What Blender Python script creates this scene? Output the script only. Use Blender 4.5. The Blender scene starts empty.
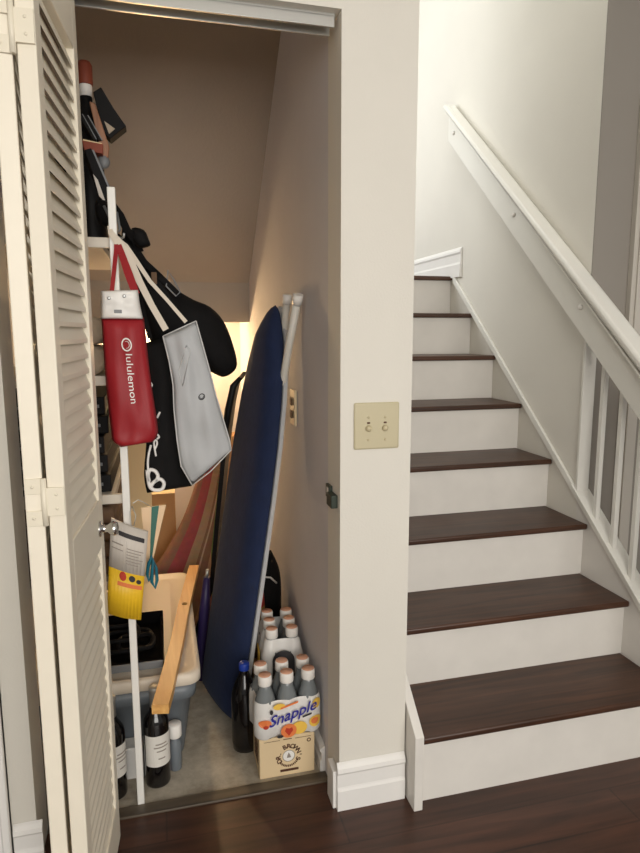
import bpy, bmesh, math, random
from mathutils import Vector as V, Matrix
random.seed(7)
SC = bpy.context.scene
COL = SC.collection
R = math.radians

# ------------------------------------------------------------------ colour and materials
def lin(c):
    return tuple(((x/255.0)/12.92 if x/255.0 <= 0.04045 else ((x/255.0+0.055)/1.055)**2.4) for x in c)

def mat(name, rgb, rough=0.6, metal=0.0, noise=0.0, nscale=8.0, bump=0.0, bscale=60.0, spec=0.5,
        trans=0.0, alpha=1.0, sheen=0.0, coat=0.0, ior=1.45, rough_noise=0.0):
    m = bpy.data.materials.new(name); m.use_nodes = True
    nt = m.node_tree; b = nt.nodes['Principled BSDF']
    c = lin(rgb)
    b.inputs['Base Color'].default_value = (*c, 1)
    b.inputs['Roughness'].default_value = rough
    b.inputs['Metallic'].default_value = metal
    b.inputs['Specular IOR Level'].default_value = spec
    b.inputs['IOR'].default_value = ior
    b.inputs['Transmission Weight'].default_value = trans
    b.inputs['Alpha'].default_value = alpha
    b.inputs['Sheen Weight'].default_value = sheen
    b.inputs['Coat Weight'].default_value = coat
    tc = nt.nodes.new('ShaderNodeTexCoord')
    if noise > 0:
        n = nt.nodes.new('ShaderNodeTexNoise'); n.inputs['Scale'].default_value = nscale
        n.inputs['Detail'].default_value = 4
        nt.links.new(tc.outputs['Object'], n.inputs['Vector'])
        r = nt.nodes.new('ShaderNodeValToRGB')
        r.color_ramp.elements[0].position = 0.3; r.color_ramp.elements[1].position = 0.7
        r.color_ramp.elements[0].color = (*[x*(1-noise) for x in c], 1)
        r.color_ramp.elements[1].color = (*[min(1, x*(1+noise)) for x in c], 1)
        nt.links.new(n.outputs['Fac'], r.inputs['Fac'])
        nt.links.new(r.outputs['Color'], b.inputs['Base Color'])
    if bump > 0:
        n2 = nt.nodes.new('ShaderNodeTexNoise'); n2.inputs['Scale'].default_value = bscale
        n2.inputs['Detail'].default_value = 3
        nt.links.new(tc.outputs['Object'], n2.inputs['Vector'])
        bp = nt.nodes.new('ShaderNodeBump'); bp.inputs['Strength'].default_value = bump
        bp.inputs['Distance'].default_value = 0.004
        nt.links.new(n2.outputs['Fac'], bp.inputs['Height'])
        nt.links.new(bp.outputs['Normal'], b.inputs['Normal'])
    return m

def wood_mat(name, dark, light, rough, plank_w=0.0, plank_l=1.2, seam=0.0, axis='X', grain=1.0):
    """Wood whose grain runs along an axis; with plank_w > 0 it is laid as boards."""
    m = bpy.data.materials.new(name); m.use_nodes = True
    nt = m.node_tree; b = nt.nodes['Principled BSDF']; L = nt.links.new
    tc = nt.nodes.new('ShaderNodeTexCoord')
    mp = nt.nodes.new('ShaderNodeMapping'); L(tc.outputs['Object'], mp.inputs['Vector'])
    if axis == 'Y': mp.inputs['Rotation'].default_value = (0, 0, R(90))
    if axis == 'Z': mp.inputs['Rotation'].default_value = (0, R(90), 0)
    st = nt.nodes.new('ShaderNodeMapping'); st.inputs['Scale'].default_value = (1.6, 26*grain, 26*grain)
    L(mp.outputs['Vector'], st.inputs['Vector'])
    n = nt.nodes.new('ShaderNodeTexNoise'); n.inputs['Scale'].default_value = 1.6
    n.inputs['Detail'].default_value = 6; n.inputs['Distortion'].default_value = 0.6
    L(st.outputs['Vector'], n.inputs['Vector'])
    r = nt.nodes.new('ShaderNodeValToRGB')
    r.color_ramp.elements[0].position = 0.28; r.color_ramp.elements[1].position = 0.75
    r.color_ramp.elements[0].color = (*lin(dark), 1); r.color_ramp.elements[1].color = (*lin(light), 1)
    L(n.outputs['Fac'], r.inputs['Fac'])
    out = r.outputs['Color']
    if plank_w > 0:
        br = nt.nodes.new('ShaderNodeTexBrick')
        br.inputs['Scale'].default_value = 1.0
        br.inputs['Brick Width'].default_value = plank_l; br.inputs['Row Height'].default_value = plank_w
        br.inputs['Mortar Size'].default_value = seam; br.inputs['Mortar Smooth'].default_value = 0.3
        br.inputs['Color1'].default_value = (0.86, 0.86, 0.86, 1); br.inputs['Color2'].default_value = (1.1, 1.1, 1.1, 1)
        br.inputs['Mortar'].default_value = (0.6, 0.6, 0.6, 1)
        br.offset = 0.37
        L(mp.outputs['Vector'], br.inputs['Vector'])
        mx = nt.nodes.new('ShaderNodeMix'); mx.data_type = 'RGBA'; mx.blend_type = 'MULTIPLY'
        mx.inputs['Factor'].default_value = 1.0
        L(out, mx.inputs['A']); L(br.outputs['Color'], mx.inputs['B'])
        out = mx.outputs['Result']
    L(out, b.inputs['Base Color'])
    rr = nt.nodes.new('ShaderNodeMapRange'); rr.inputs['To Min'].default_value = rough*0.8; rr.inputs['To Max'].default_value = rough*1.3
    n3 = nt.nodes.new('ShaderNodeTexNoise'); n3.inputs['Scale'].default_value = 5; n3.inputs['Detail'].default_value = 5
    L(tc.outputs['Object'], n3.inputs['Vector']); L(n3.outputs['Fac'], rr.inputs['Value'])
    L(rr.outputs['Result'], b.inputs['Roughness'])
    bp = nt.nodes.new('ShaderNodeBump'); bp.inputs['Strength'].default_value = 0.12; bp.inputs['Distance'].default_value = 0.003
    L(n.outputs['Fac'], bp.inputs['Height']); L(bp.outputs['Normal'], b.inputs['Normal'])
    return m

def stripe_mat(name, bands, rough=0.9):
    """Woven stripes across the cloth, from its UV map: (position, colour) pairs."""
    m = bpy.data.materials.new(name); m.use_nodes = True
    nt = m.node_tree; b = nt.nodes['Principled BSDF']; L = nt.links.new
    uv = nt.nodes.new('ShaderNodeTexCoord'); sp = nt.nodes.new('ShaderNodeSeparateXYZ')
    L(uv.outputs['UV'], sp.inputs['Vector'])
    r = nt.nodes.new('ShaderNodeValToRGB'); r.color_ramp.interpolation = 'CONSTANT'
    e = r.color_ramp.elements
    while len(e) < len(bands): e.new(0.5)
    for k, (p, c) in enumerate(bands):
        e[k].position = p; e[k].color = (*lin(c), 1)
    L(sp.outputs['X'], r.inputs['Fac'])
    n = nt.nodes.new('ShaderNodeTexNoise'); n.inputs['Scale'].default_value = 40
    L(uv.outputs['Object'], n.inputs['Vector'])
    mx = nt.nodes.new('ShaderNodeMix'); mx.data_type = 'RGBA'; mx.blend_type = 'MULTIPLY'; mx.inputs['Factor'].default_value = 0.4
    L(r.outputs['Color'], mx.inputs['A']); L(n.outputs['Color'], mx.inputs['B'])
    L(mx.outputs['Result'], b.inputs['Base Color']); b.inputs['Roughness'].default_value = rough
    bp = nt.nodes.new('ShaderNodeBump'); bp.inputs['Strength'].default_value = 0.4; bp.inputs['Distance'].default_value = 0.003
    L(n.outputs['Fac'], bp.inputs['Height']); L(bp.outputs['Normal'], b.inputs['Normal'])
    return m

def vinyl_mat():
    m = mat('vinyl_floor', (158, 146, 128), 0.55)
    nt = m.node_tree; b = nt.nodes['Principled BSDF']; L = nt.links.new
    tc = nt.nodes.new('ShaderNodeTexCoord')
    n = nt.nodes.new('ShaderNodeTexNoise'); n.inputs['Scale'].default_value = 7; n.inputs['Detail'].default_value = 8
    n.inputs['Roughness'].default_value = 0.7
    L(tc.outputs['Object'], n.inputs['Vector'])
    r = nt.nodes.new('ShaderNodeValToRGB')
    r.color_ramp.elements[0].position = 0.35; r.color_ramp.elements[1].position = 0.68
    r.color_ramp.elements[0].color = (*lin((140, 130, 114)), 1); r.color_ramp.elements[1].color = (*lin((204, 195, 178)), 1)
    L(n.outputs['Fac'], r.inputs['Fac']); L(r.outputs['Color'], b.inputs['Base Color'])
    return m

M = {}
M['wall'] = mat('wall_paint', (225, 221, 211), 0.75, noise=0.02, nscale=3, bump=0.12, bscale=180)
M['closet_wall'] = mat('closet_paint', (210, 208, 212), 0.8, noise=0.03, nscale=4, bump=0.1, bscale=120)
M['closet_shaded'] = mat('closet_paint_shaded', (168, 158, 146), 0.9, noise=0.04, nscale=3, bump=0.35, bscale=70)  # closet paint darkened: shade under the sloping ceiling is put into the colour
M['hall'] = mat('hall_paint_shaded', (148, 142, 134), 0.8, noise=0.02, nscale=3)  # wall paint greyed down, mostly hall shade painted into the colour
M['casing'] = mat('casing_paint_shaded', (196, 190, 180), 0.5)  # white trim darkened to carry the hall's shade in its colour
M['ceiling'] = mat('ceiling_paint', (236, 233, 226), 0.9)
M['trim'] = mat('trim_paint', (238, 236, 232), 0.4, noise=0.015, nscale=10)
M['stair_white'] = mat('riser_paint', (226, 222, 215), 0.55, noise=0.035, nscale=9)
M['rail'] = mat('rail_paint', (236, 234, 226), 0.35)
M['door'] = mat('door_paint', (238, 230, 212), 0.42, noise=0.015, nscale=12, bump=0.03, bscale=80)
M['floor'] = wood_mat('dark_plank_floor', (46, 27, 18), (88, 54, 38), 0.36, plank_w=0.125, plank_l=1.25, seam=0.003, grain=0.8)
M['tread'] = wood_mat('dark_tread_wood', (46, 28, 18), (88, 56, 38), 0.40)
M['vinyl'] = vinyl_mat()
M['thresh'] = wood_mat('threshold_strip', (66, 56, 46), (110, 98, 82), 0.45)
M['alu'] = mat('track_metal', (200, 200, 196), 0.35, 0.9)
M['chrome'] = mat('chrome', (225, 225, 222), 0.12, 1.0)
M['silver'] = mat('silver_metal', (188, 190, 190), 0.38, 0.85)
M['deck'] = mat('deck_metal', (206, 208, 210), 0.5, 0.2)
M['hinge'] = mat('painted_hinge', (232, 224, 204), 0.4)
M['dark'] = mat('dark_gap', (22, 20, 18), 0.8)
M['black_fabric'] = mat('black_fabric', (13, 12, 13), 0.8, noise=0.25, nscale=30, bump=0.5, bscale=14, spec=0.3)
M['black_plastic'] = mat('black_plastic', (16, 15, 16), 0.5, spec=0.3)
M['matte_black'] = mat('matte_black', (12, 11, 12), 0.95, spec=0.05)
M['black_card'] = mat('black_card', (18, 17, 18), 0.7, spec=0.3)
M['red_fabric'] = mat('red_fabric', (148, 24, 33), 0.55, noise=0.06, nscale=12, bump=0.25, bscale=22)
M['red_strap'] = mat('red_strap', (146, 20, 28), 0.7)
M['grey_fabric'] = mat('grey_tote_fabric', (178, 180, 182), 0.6, noise=0.05, nscale=10, bump=0.35, bscale=16)
M['piping'] = mat('pale_piping', (204, 204, 202), 0.6)
M['strap'] = mat('cream_strap', (216, 206, 190), 0.7)
M['white_film'] = mat('white_film', (226, 224, 220), 0.35, noise=0.04, nscale=15)
M['white_print'] = mat('white_print', (240, 238, 234), 0.5)
M['logo_dark'] = mat('dark_print', (52, 50, 52), 0.5)
M['pole'] = mat('white_pole_paint', (238, 236, 230), 0.35)
M['shelf'] = mat('white_shelf', (214, 206, 192), 0.5)
M['navy'] = mat('navy_cover', (24, 38, 72), 0.85, noise=0.1, nscale=20, bump=0.3, bscale=50, sheen=0.05)
M['white_metal'] = mat('white_tube', (226, 222, 212), 0.35)
M['glass_dark'] = mat('dark_glass', (14, 11, 12), 0.08, spec=0.6, coat=0.4)
M['foil'] = mat('silver_foil', (188, 184, 176), 0.35, 0.5)
M['label'] = mat('paper_label', (226, 222, 214), 0.6)
M['label_ink'] = mat('label_ink', (150, 140, 130), 0.6)
M['bin'] = mat('grey_blue_plastic', (114, 121, 127), 0.4, noise=0.04, nscale=5)
M['lid'] = mat('cream_lid', (226, 214, 196), 0.45)
M['level'] = wood_mat('golden_wood', (204, 146, 80), (236, 188, 116), 0.4, axis='Y')
M['brass'] = mat('brass', (140, 110, 60), 0.4, 0.7)
M['clear'] = mat('clear_plastic', (205, 212, 214), 0.08, trans=0.85, spec=0.5)
M['tea'] = mat('bottle_smoke', (146, 152, 154), 0.1, trans=0.35, spec=0.6)
M['cap_white'] = mat('white_cap', (240, 236, 230), 0.4)
M['cap_peach'] = mat('peach_cap_print', (222, 168, 140), 0.4)
M['blue_ink'] = mat('blue_ink', (44, 44, 150), 0.5)
M['orange'] = mat('orange_ink', (232, 130, 74), 0.5)
M['yellow_ink'] = mat('yellow_ink', (240, 196, 84), 0.5)
M['peach_red'] = mat('peach_red_ink', (186, 60, 40), 0.5)
M['carton'] = mat('tan_carton', (224, 200, 160), 0.7, noise=0.03, nscale=10)
M['carton_side'] = mat('carton_side', (150, 122, 88), 0.7)
M['brown_ink'] = mat('brown_ink', (84, 50, 34), 0.6)
M['cap_blue'] = mat('blue_cap', (30, 62, 160), 0.4)
M['cola'] = mat('cola_bottle', (16, 13, 13), 0.08, spec=0.6)
M['yellow'] = mat('yellow_paper', (236, 190, 40), 0.45)
M['pale_paper'] = mat('pale_paper', (206, 198, 188), 0.5, noise=0.04, nscale=25)
M['teal'] = mat('teal_plastic', (20, 104, 124), 0.4)
M['green_print'] = mat('green_print', (62, 112, 100), 0.5)
M['peach_paper'] = mat('peach_paper', (238, 206, 168), 0.55)
M['cardboard'] = mat('cardboard', (190, 150, 104), 0.8, noise=0.05, nscale=10)
M['cream_card'] = mat('cream_card', (236, 214, 170), 0.7)
M['brown_cloth'] = mat('brown_cloth', (112, 88, 68), 0.9, noise=0.2, nscale=20, bump=0.3, bscale=30)
M['towel'] = mat('beige_towel', (178, 164, 144), 0.95, noise=0.08, nscale=30, bump=0.6, bscale=120)
M['plate'] = mat('almond_plate', (198, 188, 156), 0.38)
M['plate_knob'] = mat('almond_knob', (196, 184, 150), 0.3)
M['slot_plate'] = mat('ivory_outlet', (230, 210, 172), 0.35)
M['latch'] = mat('dark_green_metal', (58, 66, 58), 0.45, 0.4)
M['grey_plastic'] = mat('grey_plastic', (122, 124, 126), 0.45)
M['mid_wood'] = wood_mat('pale_brown_wood', (126, 84, 60), (178, 130, 98), 0.5, axis='Z')
M['rust'] = mat('rust_red', (138, 66, 46), 0.6)
M['purple'] = mat('dark_purple', (44, 32, 78), 0.45)
M['leaf'] = mat('leaf_green', (108, 132, 66), 0.6, noise=0.2, nscale=30)
M['pink'] = mat('pink_card', (196, 130, 126), 0.6)
M['gold_print'] = mat('gold_print', (198, 160, 92), 0.45, noise=0.35, nscale=50)
M['red_foil'] = mat('red_foil', (190, 52, 40), 0.35, noise=0.2, nscale=30)
M['brown_foil'] = mat('brown_foil', (92, 62, 44), 0.45, noise=0.15, nscale=40)
M['wire'] = mat('pale_wire', (206, 204, 198), 0.5)
M['rug'] = stripe_mat('striped_rug', [(0.0, (150, 110, 92)), (0.2, (176, 84, 88)), (0.42, (190, 158, 126)), (0.58, (156, 118, 94)),
                                      (0.63, (214, 186, 158)), (0.66, (156, 118, 94)), (0.78, (210, 164, 126)), (0.9, (184, 110, 84))])
mb_ = bpy.data.materials.new('bulb_glow'); mb_.use_nodes = True
mb_.node_tree.nodes['Principled BSDF'].inputs['Emission Color'].default_value = (1, 0.72, 0.38, 1)
mb_.node_tree.nodes['Principled BSDF'].inputs['Emission Strength'].default_value = 8
M['bulb'] = mb_

# ------------------------------------------------------------------ mesh building
class MB:
    def __init__(s):
        s.bm = bmesh.new(); s.mats = []; s.cur = 0; s.uv = s.bm.loops.layers.uv.new('UVMap')
    def m(s, key):
        x = M[key]
        if x not in s.mats: s.mats.append(x)
        s.cur = s.mats.index(x); return s
    def face(s, vs, smooth=False):
        try: f = s.bm.faces.new(vs)
        except ValueError: return None
        f.material_index = s.cur; f.smooth = smooth; return f
    def box(s, lo, hi, bevel=0.0, rot=None, about=None):
        lo = V(lo); hi = V(hi)
        for k in range(3):
            if lo[k] > hi[k]: lo[k], hi[k] = hi[k], lo[k]
        vs = [s.bm.verts.new((x, y, z)) for z in (lo.z, hi.z) for y in (lo.y, hi.y) for x in (lo.x, hi.x)]
        fs = [s.face([vs[i] for i in q]) for q in ((0,2,3,1),(4,5,7,6),(0,1,5,4),(2,6,7,3),(0,4,6,2),(1,3,7,5))]
        geo = vs
        if bevel > 0:
            es = list({e for f in fs for e in f.edges})
            r = bmesh.ops.bevel(s.bm, geom=es, offset=bevel, segments=2, affect='EDGES', profile=0.5)
            for f in r['faces']: f.material_index = s.cur; f.smooth = True
            geo = list({v for f in r['faces'] for v in f.verts})
        if rot is not None:
            a = V(about) if about is not None else (lo+hi)/2
            for v in geo: v.co = a + rot @ (v.co - a)
        return s
    def prism(s, pts, ext, bevel=0.0):
        """A flat polygon of 3-D points pushed along ext."""
        ext = V(ext); a = [s.bm.verts.new(V(p)) for p in pts]; b = [s.bm.verts.new(V(p)+ext) for p in pts]
        n = len(a); fs = [s.face(a[::-1]), s.face(b)]
        for i in range(n): fs.append(s.face([a[i], a[(i+1) % n], b[(i+1) % n], b[i]]))
        if bevel > 0:
            es = list({e for f in fs if f for e in f.edges})
            r = bmesh.ops.bevel(s.bm, geom=es, offset=bevel, segments=2, affect='EDGES', profile=0.5)
            for f in r['faces']: f.material_index = s.cur; f.smooth = True
        return s
    def lathe(s, prof, at=(0,0,0), n=24, rot=None):
        """prof: (radius, height) pairs bottom to top, about the vertical through at."""
        at = V(at); rings = []
        def P(r, h, a):
            p = V((r*math.cos(a), r*math.sin(a), h))
            return at + (rot @ p if rot is not None else p)
        for r, h in prof:
            if r < 1e-5: rings.append([s.bm.verts.new(P(0, h, 0))])
            else: rings.append([s.bm.verts.new(P(r, h, 2*math.pi*k/n)) for k in range(n)])
        for A, B in zip(rings, rings[1:]):
            for k in range(n):
                k2 = (k+1) % n
                if len(A) == 1 and len(B) == 1: continue
                if len(A) == 1: s.face([A[0], B[k2], B[k]], True)
                elif len(B) == 1: s.face([A[k], A[k2], B[0]], True)
                else: s.face([A[k], A[k2], B[k2], B[k]], True)
        if len(rings[0]) > 1: s.face(rings[0][::-1])
        if len(rings[-1]) > 1: s.face(rings[-1])
        return s
    def tube(s, pts, r, n=10, closed=False):
        pts = [V(p) for p in pts]; rings = []
        rs = r if isinstance(r, (list, tuple)) else [r]*len(pts)
        N = len(pts); prev = None
        for i, p in enumerate(pts):
            if closed: t = pts[(i+1) % N] - pts[i-1]
            else: t = pts[min(i+1, N-1)] - pts[max(i-1, 0)]
            t.normalize()
            if prev is None:
                a = V((0,0,1)) if abs(t.z) < 0.9 else V((0,1,0))
                u = t.cross(a).normalized()
            else: u = (prev - t*prev.dot(t)).normalized()
            prev = u; w = t.cross(u)
            rings.append([s.bm.verts.new(p + (u*math.cos(2*math.pi*k/n) + w*math.sin(2*math.pi*k/n))*rs[i]) for k in range(n)])
        prs = list(zip(rings, rings[1:])) + ([(rings[-1], rings[0])] if closed else [])
        for A, B in prs:
            for k in range(n): s.face([A[k], A[(k+1) % n], B[(k+1) % n], B[k]], True)
        if not closed: s.face(rings[0][::-1]); s.face(rings[-1])
        return s
    def ribbon(s, pts, width, thick=0.002, normal=(0,-1,0)):
        pts = [V(p) for p in pts]; n0 = V(normal); N = len(pts); secs = []
        ws = width if isinstance(width, (list, tuple)) else [width]*N
        for i, p in enumerate(pts):
            t = (pts[min(i+1, N-1)] - pts[max(i-1, 0)]).normalized()
            w = t.cross(n0).normalized(); nn = w.cross(t).normalized()
            secs.append([s.bm.verts.new(p + w*a*ws[i]/2 + nn*b*thick/2) for a, b in ((-1,-1),(1,-1),(1,1),(-1,1))])
        for A, B in zip(secs, secs[1:]):
            for k in range(4): s.face([A[k], A[(k+1) % 4], B[(k+1) % 4], B[k]], False)
        s.face(secs[0][::-1]); s.face(secs[-1]); return s
    def puffy(s, outline, normal, tf, tb, rings=6, sub=4, power=0.5):
        """A cushion grown inside a closed outline (smoothly resampled)."""
        P = [V(p) for p in outline]; n = len(P); Q = []
        for i in range(n):
            p0, p1, p2, p3 = P[i-1], P[i], P[(i+1) % n], P[(i+2) % n]
            for k in range(sub):
                t = k/sub
                Q.append(0.5*((2*p1) + (p2-p0)*t + (2*p0-5*p1+4*p2-p3)*t*t + (3*p1-p0-3*p2+p3)*t**3))
        c = sum(Q, V((0,0,0)))/len(Q); nn = V(normal).normalized()
        for sgn, th in ((1, tf), (-1, tb)):
            prev = None
            for j in range(rings):
                q = 1 - j/rings; off = th*max(0, 1-q*q)**power
                ring = [s.bm.verts.new(c + (p-c)*q + nn*sgn*off) for p in Q]
                if prev:
                    for k in range(len(Q)):
                        f = [prev[k], prev[(k+1) % len(Q)], ring[(k+1) % len(Q)], ring[k]]
                        s.face(f if sgn > 0 else f[::-1], True)
                prev = ring
            cv = s.bm.verts.new(c + nn*sgn*th)
            for k in range(len(Q)):
                f = [prev[k], prev[(k+1) % len(Q)], cv]; s.face(f if sgn > 0 else f[::-1], True)
        bmesh.ops.remove_doubles(s.bm, verts=s.bm.verts[:], dist=1e-5); return s
    def soft(s, Lp, Rp, tf, tb, normal=(0,-1,0), nu=14, nv=22, wr=0.0, seed=0, flat=0.35, endcap=True):
        """Cloth slab between a left and a right edge line; returns surface(u, v) of its front."""
        nn = V(normal).normalized(); rnd = random.Random(seed)
        ph = [rnd.uniform(0, 6.28) for _ in range(6)]
        def pl(P, v):
            P = [V(p) for p in P]; x = v*(len(P)-1); i = min(int(x), len(P)-2); t = x-i
            p0, p1, p2, p3 = P[max(i-1, 0)], P[i], P[i+1], P[min(i+2, len(P)-1)]
            return 0.5*((2*p1) + (p2-p0)*t + (2*p0-5*p1+4*p2-p3)*t*t + (3*p1-p0-3*p2+p3)*t**3)
        def prof(u, v):
            a = max(0, 1-(2*u-1)**2)**flat
            b = max(0, 1-(2*v-1)**8)**0.5 if endcap else 1
            return a*b
        def surf(u, v, sg=1, off=0.0):
            th = tf if sg > 0 else -tb
            w = wr*(math.sin(7*u+9*v+ph[0]) + math.sin(13*v-5*u+ph[1]) + 0.6*math.sin(17*u+ph[2]+4*v))*prof(u, v)
            return pl(Lp, v).lerp(pl(Rp, v), u) + nn*(th*prof(u, v) + w + off)
        for sg in (1, -1):
            g = [[s.bm.verts.new(surf(i/nu, j/nv, sg)) for i in range(nu+1)] for j in range(nv+1)]
            for j in range(nv):
                for i in range(nu):
                    q = [g[j][i], g[j+1][i], g[j+1][i+1], g[j][i+1]]
                    f = s.face(q if sg > 0 else q[::-1], True)
                    if f:
                        uvs = [(i/nu, 1-j/nv), (i/nu, 1-(j+1)/nv), ((i+1)/nu, 1-(j+1)/nv), ((i+1)/nu, 1-j/nv)]
                        for l, t in zip(f.loops, uvs if sg > 0 else uvs[::-1]): l[s.uv].uv = t
        bmesh.ops.remove_doubles(s.bm, verts=s.bm.verts[:], dist=1e-5)
        return surf
    def text(s, body, fn, size=1.0, align='CENTER', shear=0.0, depth=0.0):
        """Lettering: every glyph point (x, y) of the body goes to fn(x, y)."""
        cu = bpy.data.curves.new('txt', 'FONT'); cu.body = body; cu.size = size; cu.align_x = align; cu.align_y = 'CENTER'
        cu.shear = shear; cu.resolution_u = 3; cu.offset = depth
        o = bpy.data.objects.new('txt', cu); COL.objects.link(o)
        dg = bpy.context.evaluated_depsgraph_get(); me = bpy.data.meshes.new_from_object(o.evaluated_get(dg))
        vs = [s.bm.verts.new(fn(v.co.x, v.co.y)) for v in me.vertices]
        for p in me.polygons: s.face([vs[i] for i in p.vertices])
        bpy.data.objects.remove(o); bpy.data.curves.remove(cu); bpy.data.meshes.remove(me)
        return s
    def poly(s, pts, fn):
        s.face([s.bm.verts.new(fn(*p)) for p in pts]); return s
    def disc(s, cx, cy, r, fn, n=16, ry=None, r_in=0.0):
        ry = ry or r
        a = [s.bm.verts.new(fn(cx+r*math.cos(2*math.pi*k/n), cy+ry*math.sin(2*math.pi*k/n))) for k in range(n)]
        if r_in <= 0: s.face(a); return s
        b = [s.bm.verts.new(fn(cx+r*r_in*math.cos(2*math.pi*k/n), cy+ry*r_in*math.sin(2*math.pi*k/n))) for k in range(n)]
        for k in range(n): s.face([a[k], a[(k+1) % n], b[(k+1) % n], b[k]])
        return s
    def build(s, name, mkey=None, parent=None, origin=None, kind=None, fixn=True):
        if fixn: bmesh.ops.recalc_face_normals(s.bm, faces=s.bm.faces[:])
        me = bpy.data.meshes.new(name)
        o0 = V((0,0,0))
        if parent is not None:
            q = parent
            while q is not None: o0 += V(q.location); q = q.parent
        if origin is not None: org = V(origin)
        else: org = o0.copy()
        bmesh.ops.translate(s.bm, verts=s.bm.verts[:], vec=-org)
        s.bm.to_mesh(me); s.bm.free()
        if mkey and not s.mats: s.mats = [M[mkey]]
        for x in s.mats: me.materials.append(x)
        o = bpy.data.objects.new(name, me); COL.objects.link(o)
        o.location = org - o0
        if parent is not None: o.parent = parent
        if kind: o['kind'] = kind
        return o

def thing(name, label, cat, loc, group=None):
    o = bpy.data.objects.new(name, None); o.empty_display_size = 0.05; COL.objects.link(o)
    o.location = loc; o['label'] = label; o['category'] = cat
    if group: o['group'] = group
    return o
def tag(o, label, cat, group=None):
    o['label'] = label; o['category'] = cat
    if group: o['group'] = group
    return o
def struct(name, mb, mkey=None): return mb.build(name, mkey, kind='structure')
def copy_tree(o, parent=None):
    c = o.copy(); COL.objects.link(c)
    if parent is not None: c.parent = parent
    for ch in list(o.children): copy_tree(ch, c)
    return c
def box_obj(name, mkey, lo, hi, parent=None, bevel=0.0, rot=None):
    return MB().box(lo, hi, bevel, rot).build(name, mkey, parent)
def rx(a): return Matrix.Rotation(R(a), 3, 'X')
def ry(a): return Matrix.Rotation(R(a), 3, 'Y')
def rz(a): return Matrix.Rotation(R(a), 3, 'Z')

# ------------------------------------------------------------------ camera
cd = bpy.data.cameras.new('camera'); cam = bpy.data.objects.new('camera', cd); COL.objects.link(cam)
cd.sensor_fit = 'HORIZONTAL'; cd.sensor_width = 36; cd.lens = 36*622.1162/640; cd.clip_start = 0.02
_r, _u, _f = V((0.968485, -0.249068, -0.001673)), V((0.038544, 0.143236, 0.988938)), V((0.246073, 0.957835, -0.148322))
cam.matrix_world = Matrix(((_r.x, _u.x, -_f.x, -0.4334), (_r.y, _u.y, -_f.y, -1.5025), (_r.z, _u.z, -_f.z, 1.3139), (0,0,0,1)))
SC.camera = cam

# ------------------------------------------------------------------ the room shell
HO = 2.055           # height of the closet opening
XL = -0.770          # left edge of the closet opening
XP = 0.1987          # right face of the wall between closet and stairs
XR = 1.087           # stair side of the right-hand wall
b = MB(); b.box((-3.2, -4.2, -0.12), (3.2, 0.105, 0)); b.box((XR+0.02, 0.105, -0.12), (3.2, 0.483, 0)); struct('floor', b, 'floor')
b = MB(); b.box((-1.0, 0.145, -0.12), (0.006, 2.0, 0.0)); struct('floor_closet', b, 'vinyl')
b = MB()
b.box((-3.2, 0, 0), (XL, 0.12, 2.46)); b.box((XL, 0, HO), (0.006, 0.12, 2.46)); b.box((0.006, 0, 0), (XP, 0.12, 4.2))
struct('wall_front', b, 'wall')
b = MB(); b.box((0.006, 0.12, 0), (XP, 1.6, 4.2)); b.box((0.006, 1.6, 0), (XP, 2.0, 1.4)); struct('wall_middle', b, 'closet_wall')
# the stair side of the middle wall carries the room's paint
b = MB(); b.box((XP, 0.12, 0), (XP+0.003, 1.6, 4.2)); struct('wall_stair_left', b, 'wall')
b = MB(); b.box((-1.05, 0.12, 0), (-0.95, 2.0, 3.0)); struct('wall_left', b, 'closet_wall')
b = MB(); b.box((-1.05, 2.0, 0), (XP, 2.1, 1.4)); struct('wall_back', b, 'closet_wall')
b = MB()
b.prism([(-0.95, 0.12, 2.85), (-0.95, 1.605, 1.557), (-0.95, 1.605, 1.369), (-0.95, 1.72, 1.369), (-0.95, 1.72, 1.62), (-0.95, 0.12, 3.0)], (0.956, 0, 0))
struct('ceiling_closet', b, 'closet_shaded')
b = MB(); b.box((-0.95, 1.72, 1.40), (0.006, 2.0, 1.5)); struct('ceiling_recess', b, 'closet_wall')
b = MB(); b.box((XR, 0.483, 0), (XR+0.12, 2.9, 4.2)); b.box((XR+0.12, 0.483, 0), (3.2, 0.6, 4.2)); struct('wall_right', b, 'wall')
b = MB(); b.box((XR+0.001, 0.478, 0), (3.2, 0.483, 2.46)); struct('wall_hall', b, 'hall')
b = MB(); b.box((-1.0, 2.9, 1.4), (XR+0.12, 3.0, 4.2)); struct('wall_landing_back', b, 'wall')
b = MB(); b.box((-1.05, 1.6, 1.5), (-0.95, 2.9, 4.2)); struct('wall_landing_left', b, 'wall')
b = MB(); b.box((-1.0, 0.0, 4.2), (XR+0.12, 3.0, 4.3)); struct('ceiling_stairwell', b, 'ceiling')
b = MB(); b.box((-3.2, -4.2, 2.46), (3.2, 0.0, 2.52)); b.box((XR, 0.0, 2.46), (3.2, 0.483, 2.52)); struct('ceiling', b, 'ceiling')
b = MB(); b.box((0.2017, 0.0, 2.46), (XR, 0.12, 4.2)); struct('wall_front_upper', b, 'wall')

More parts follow.
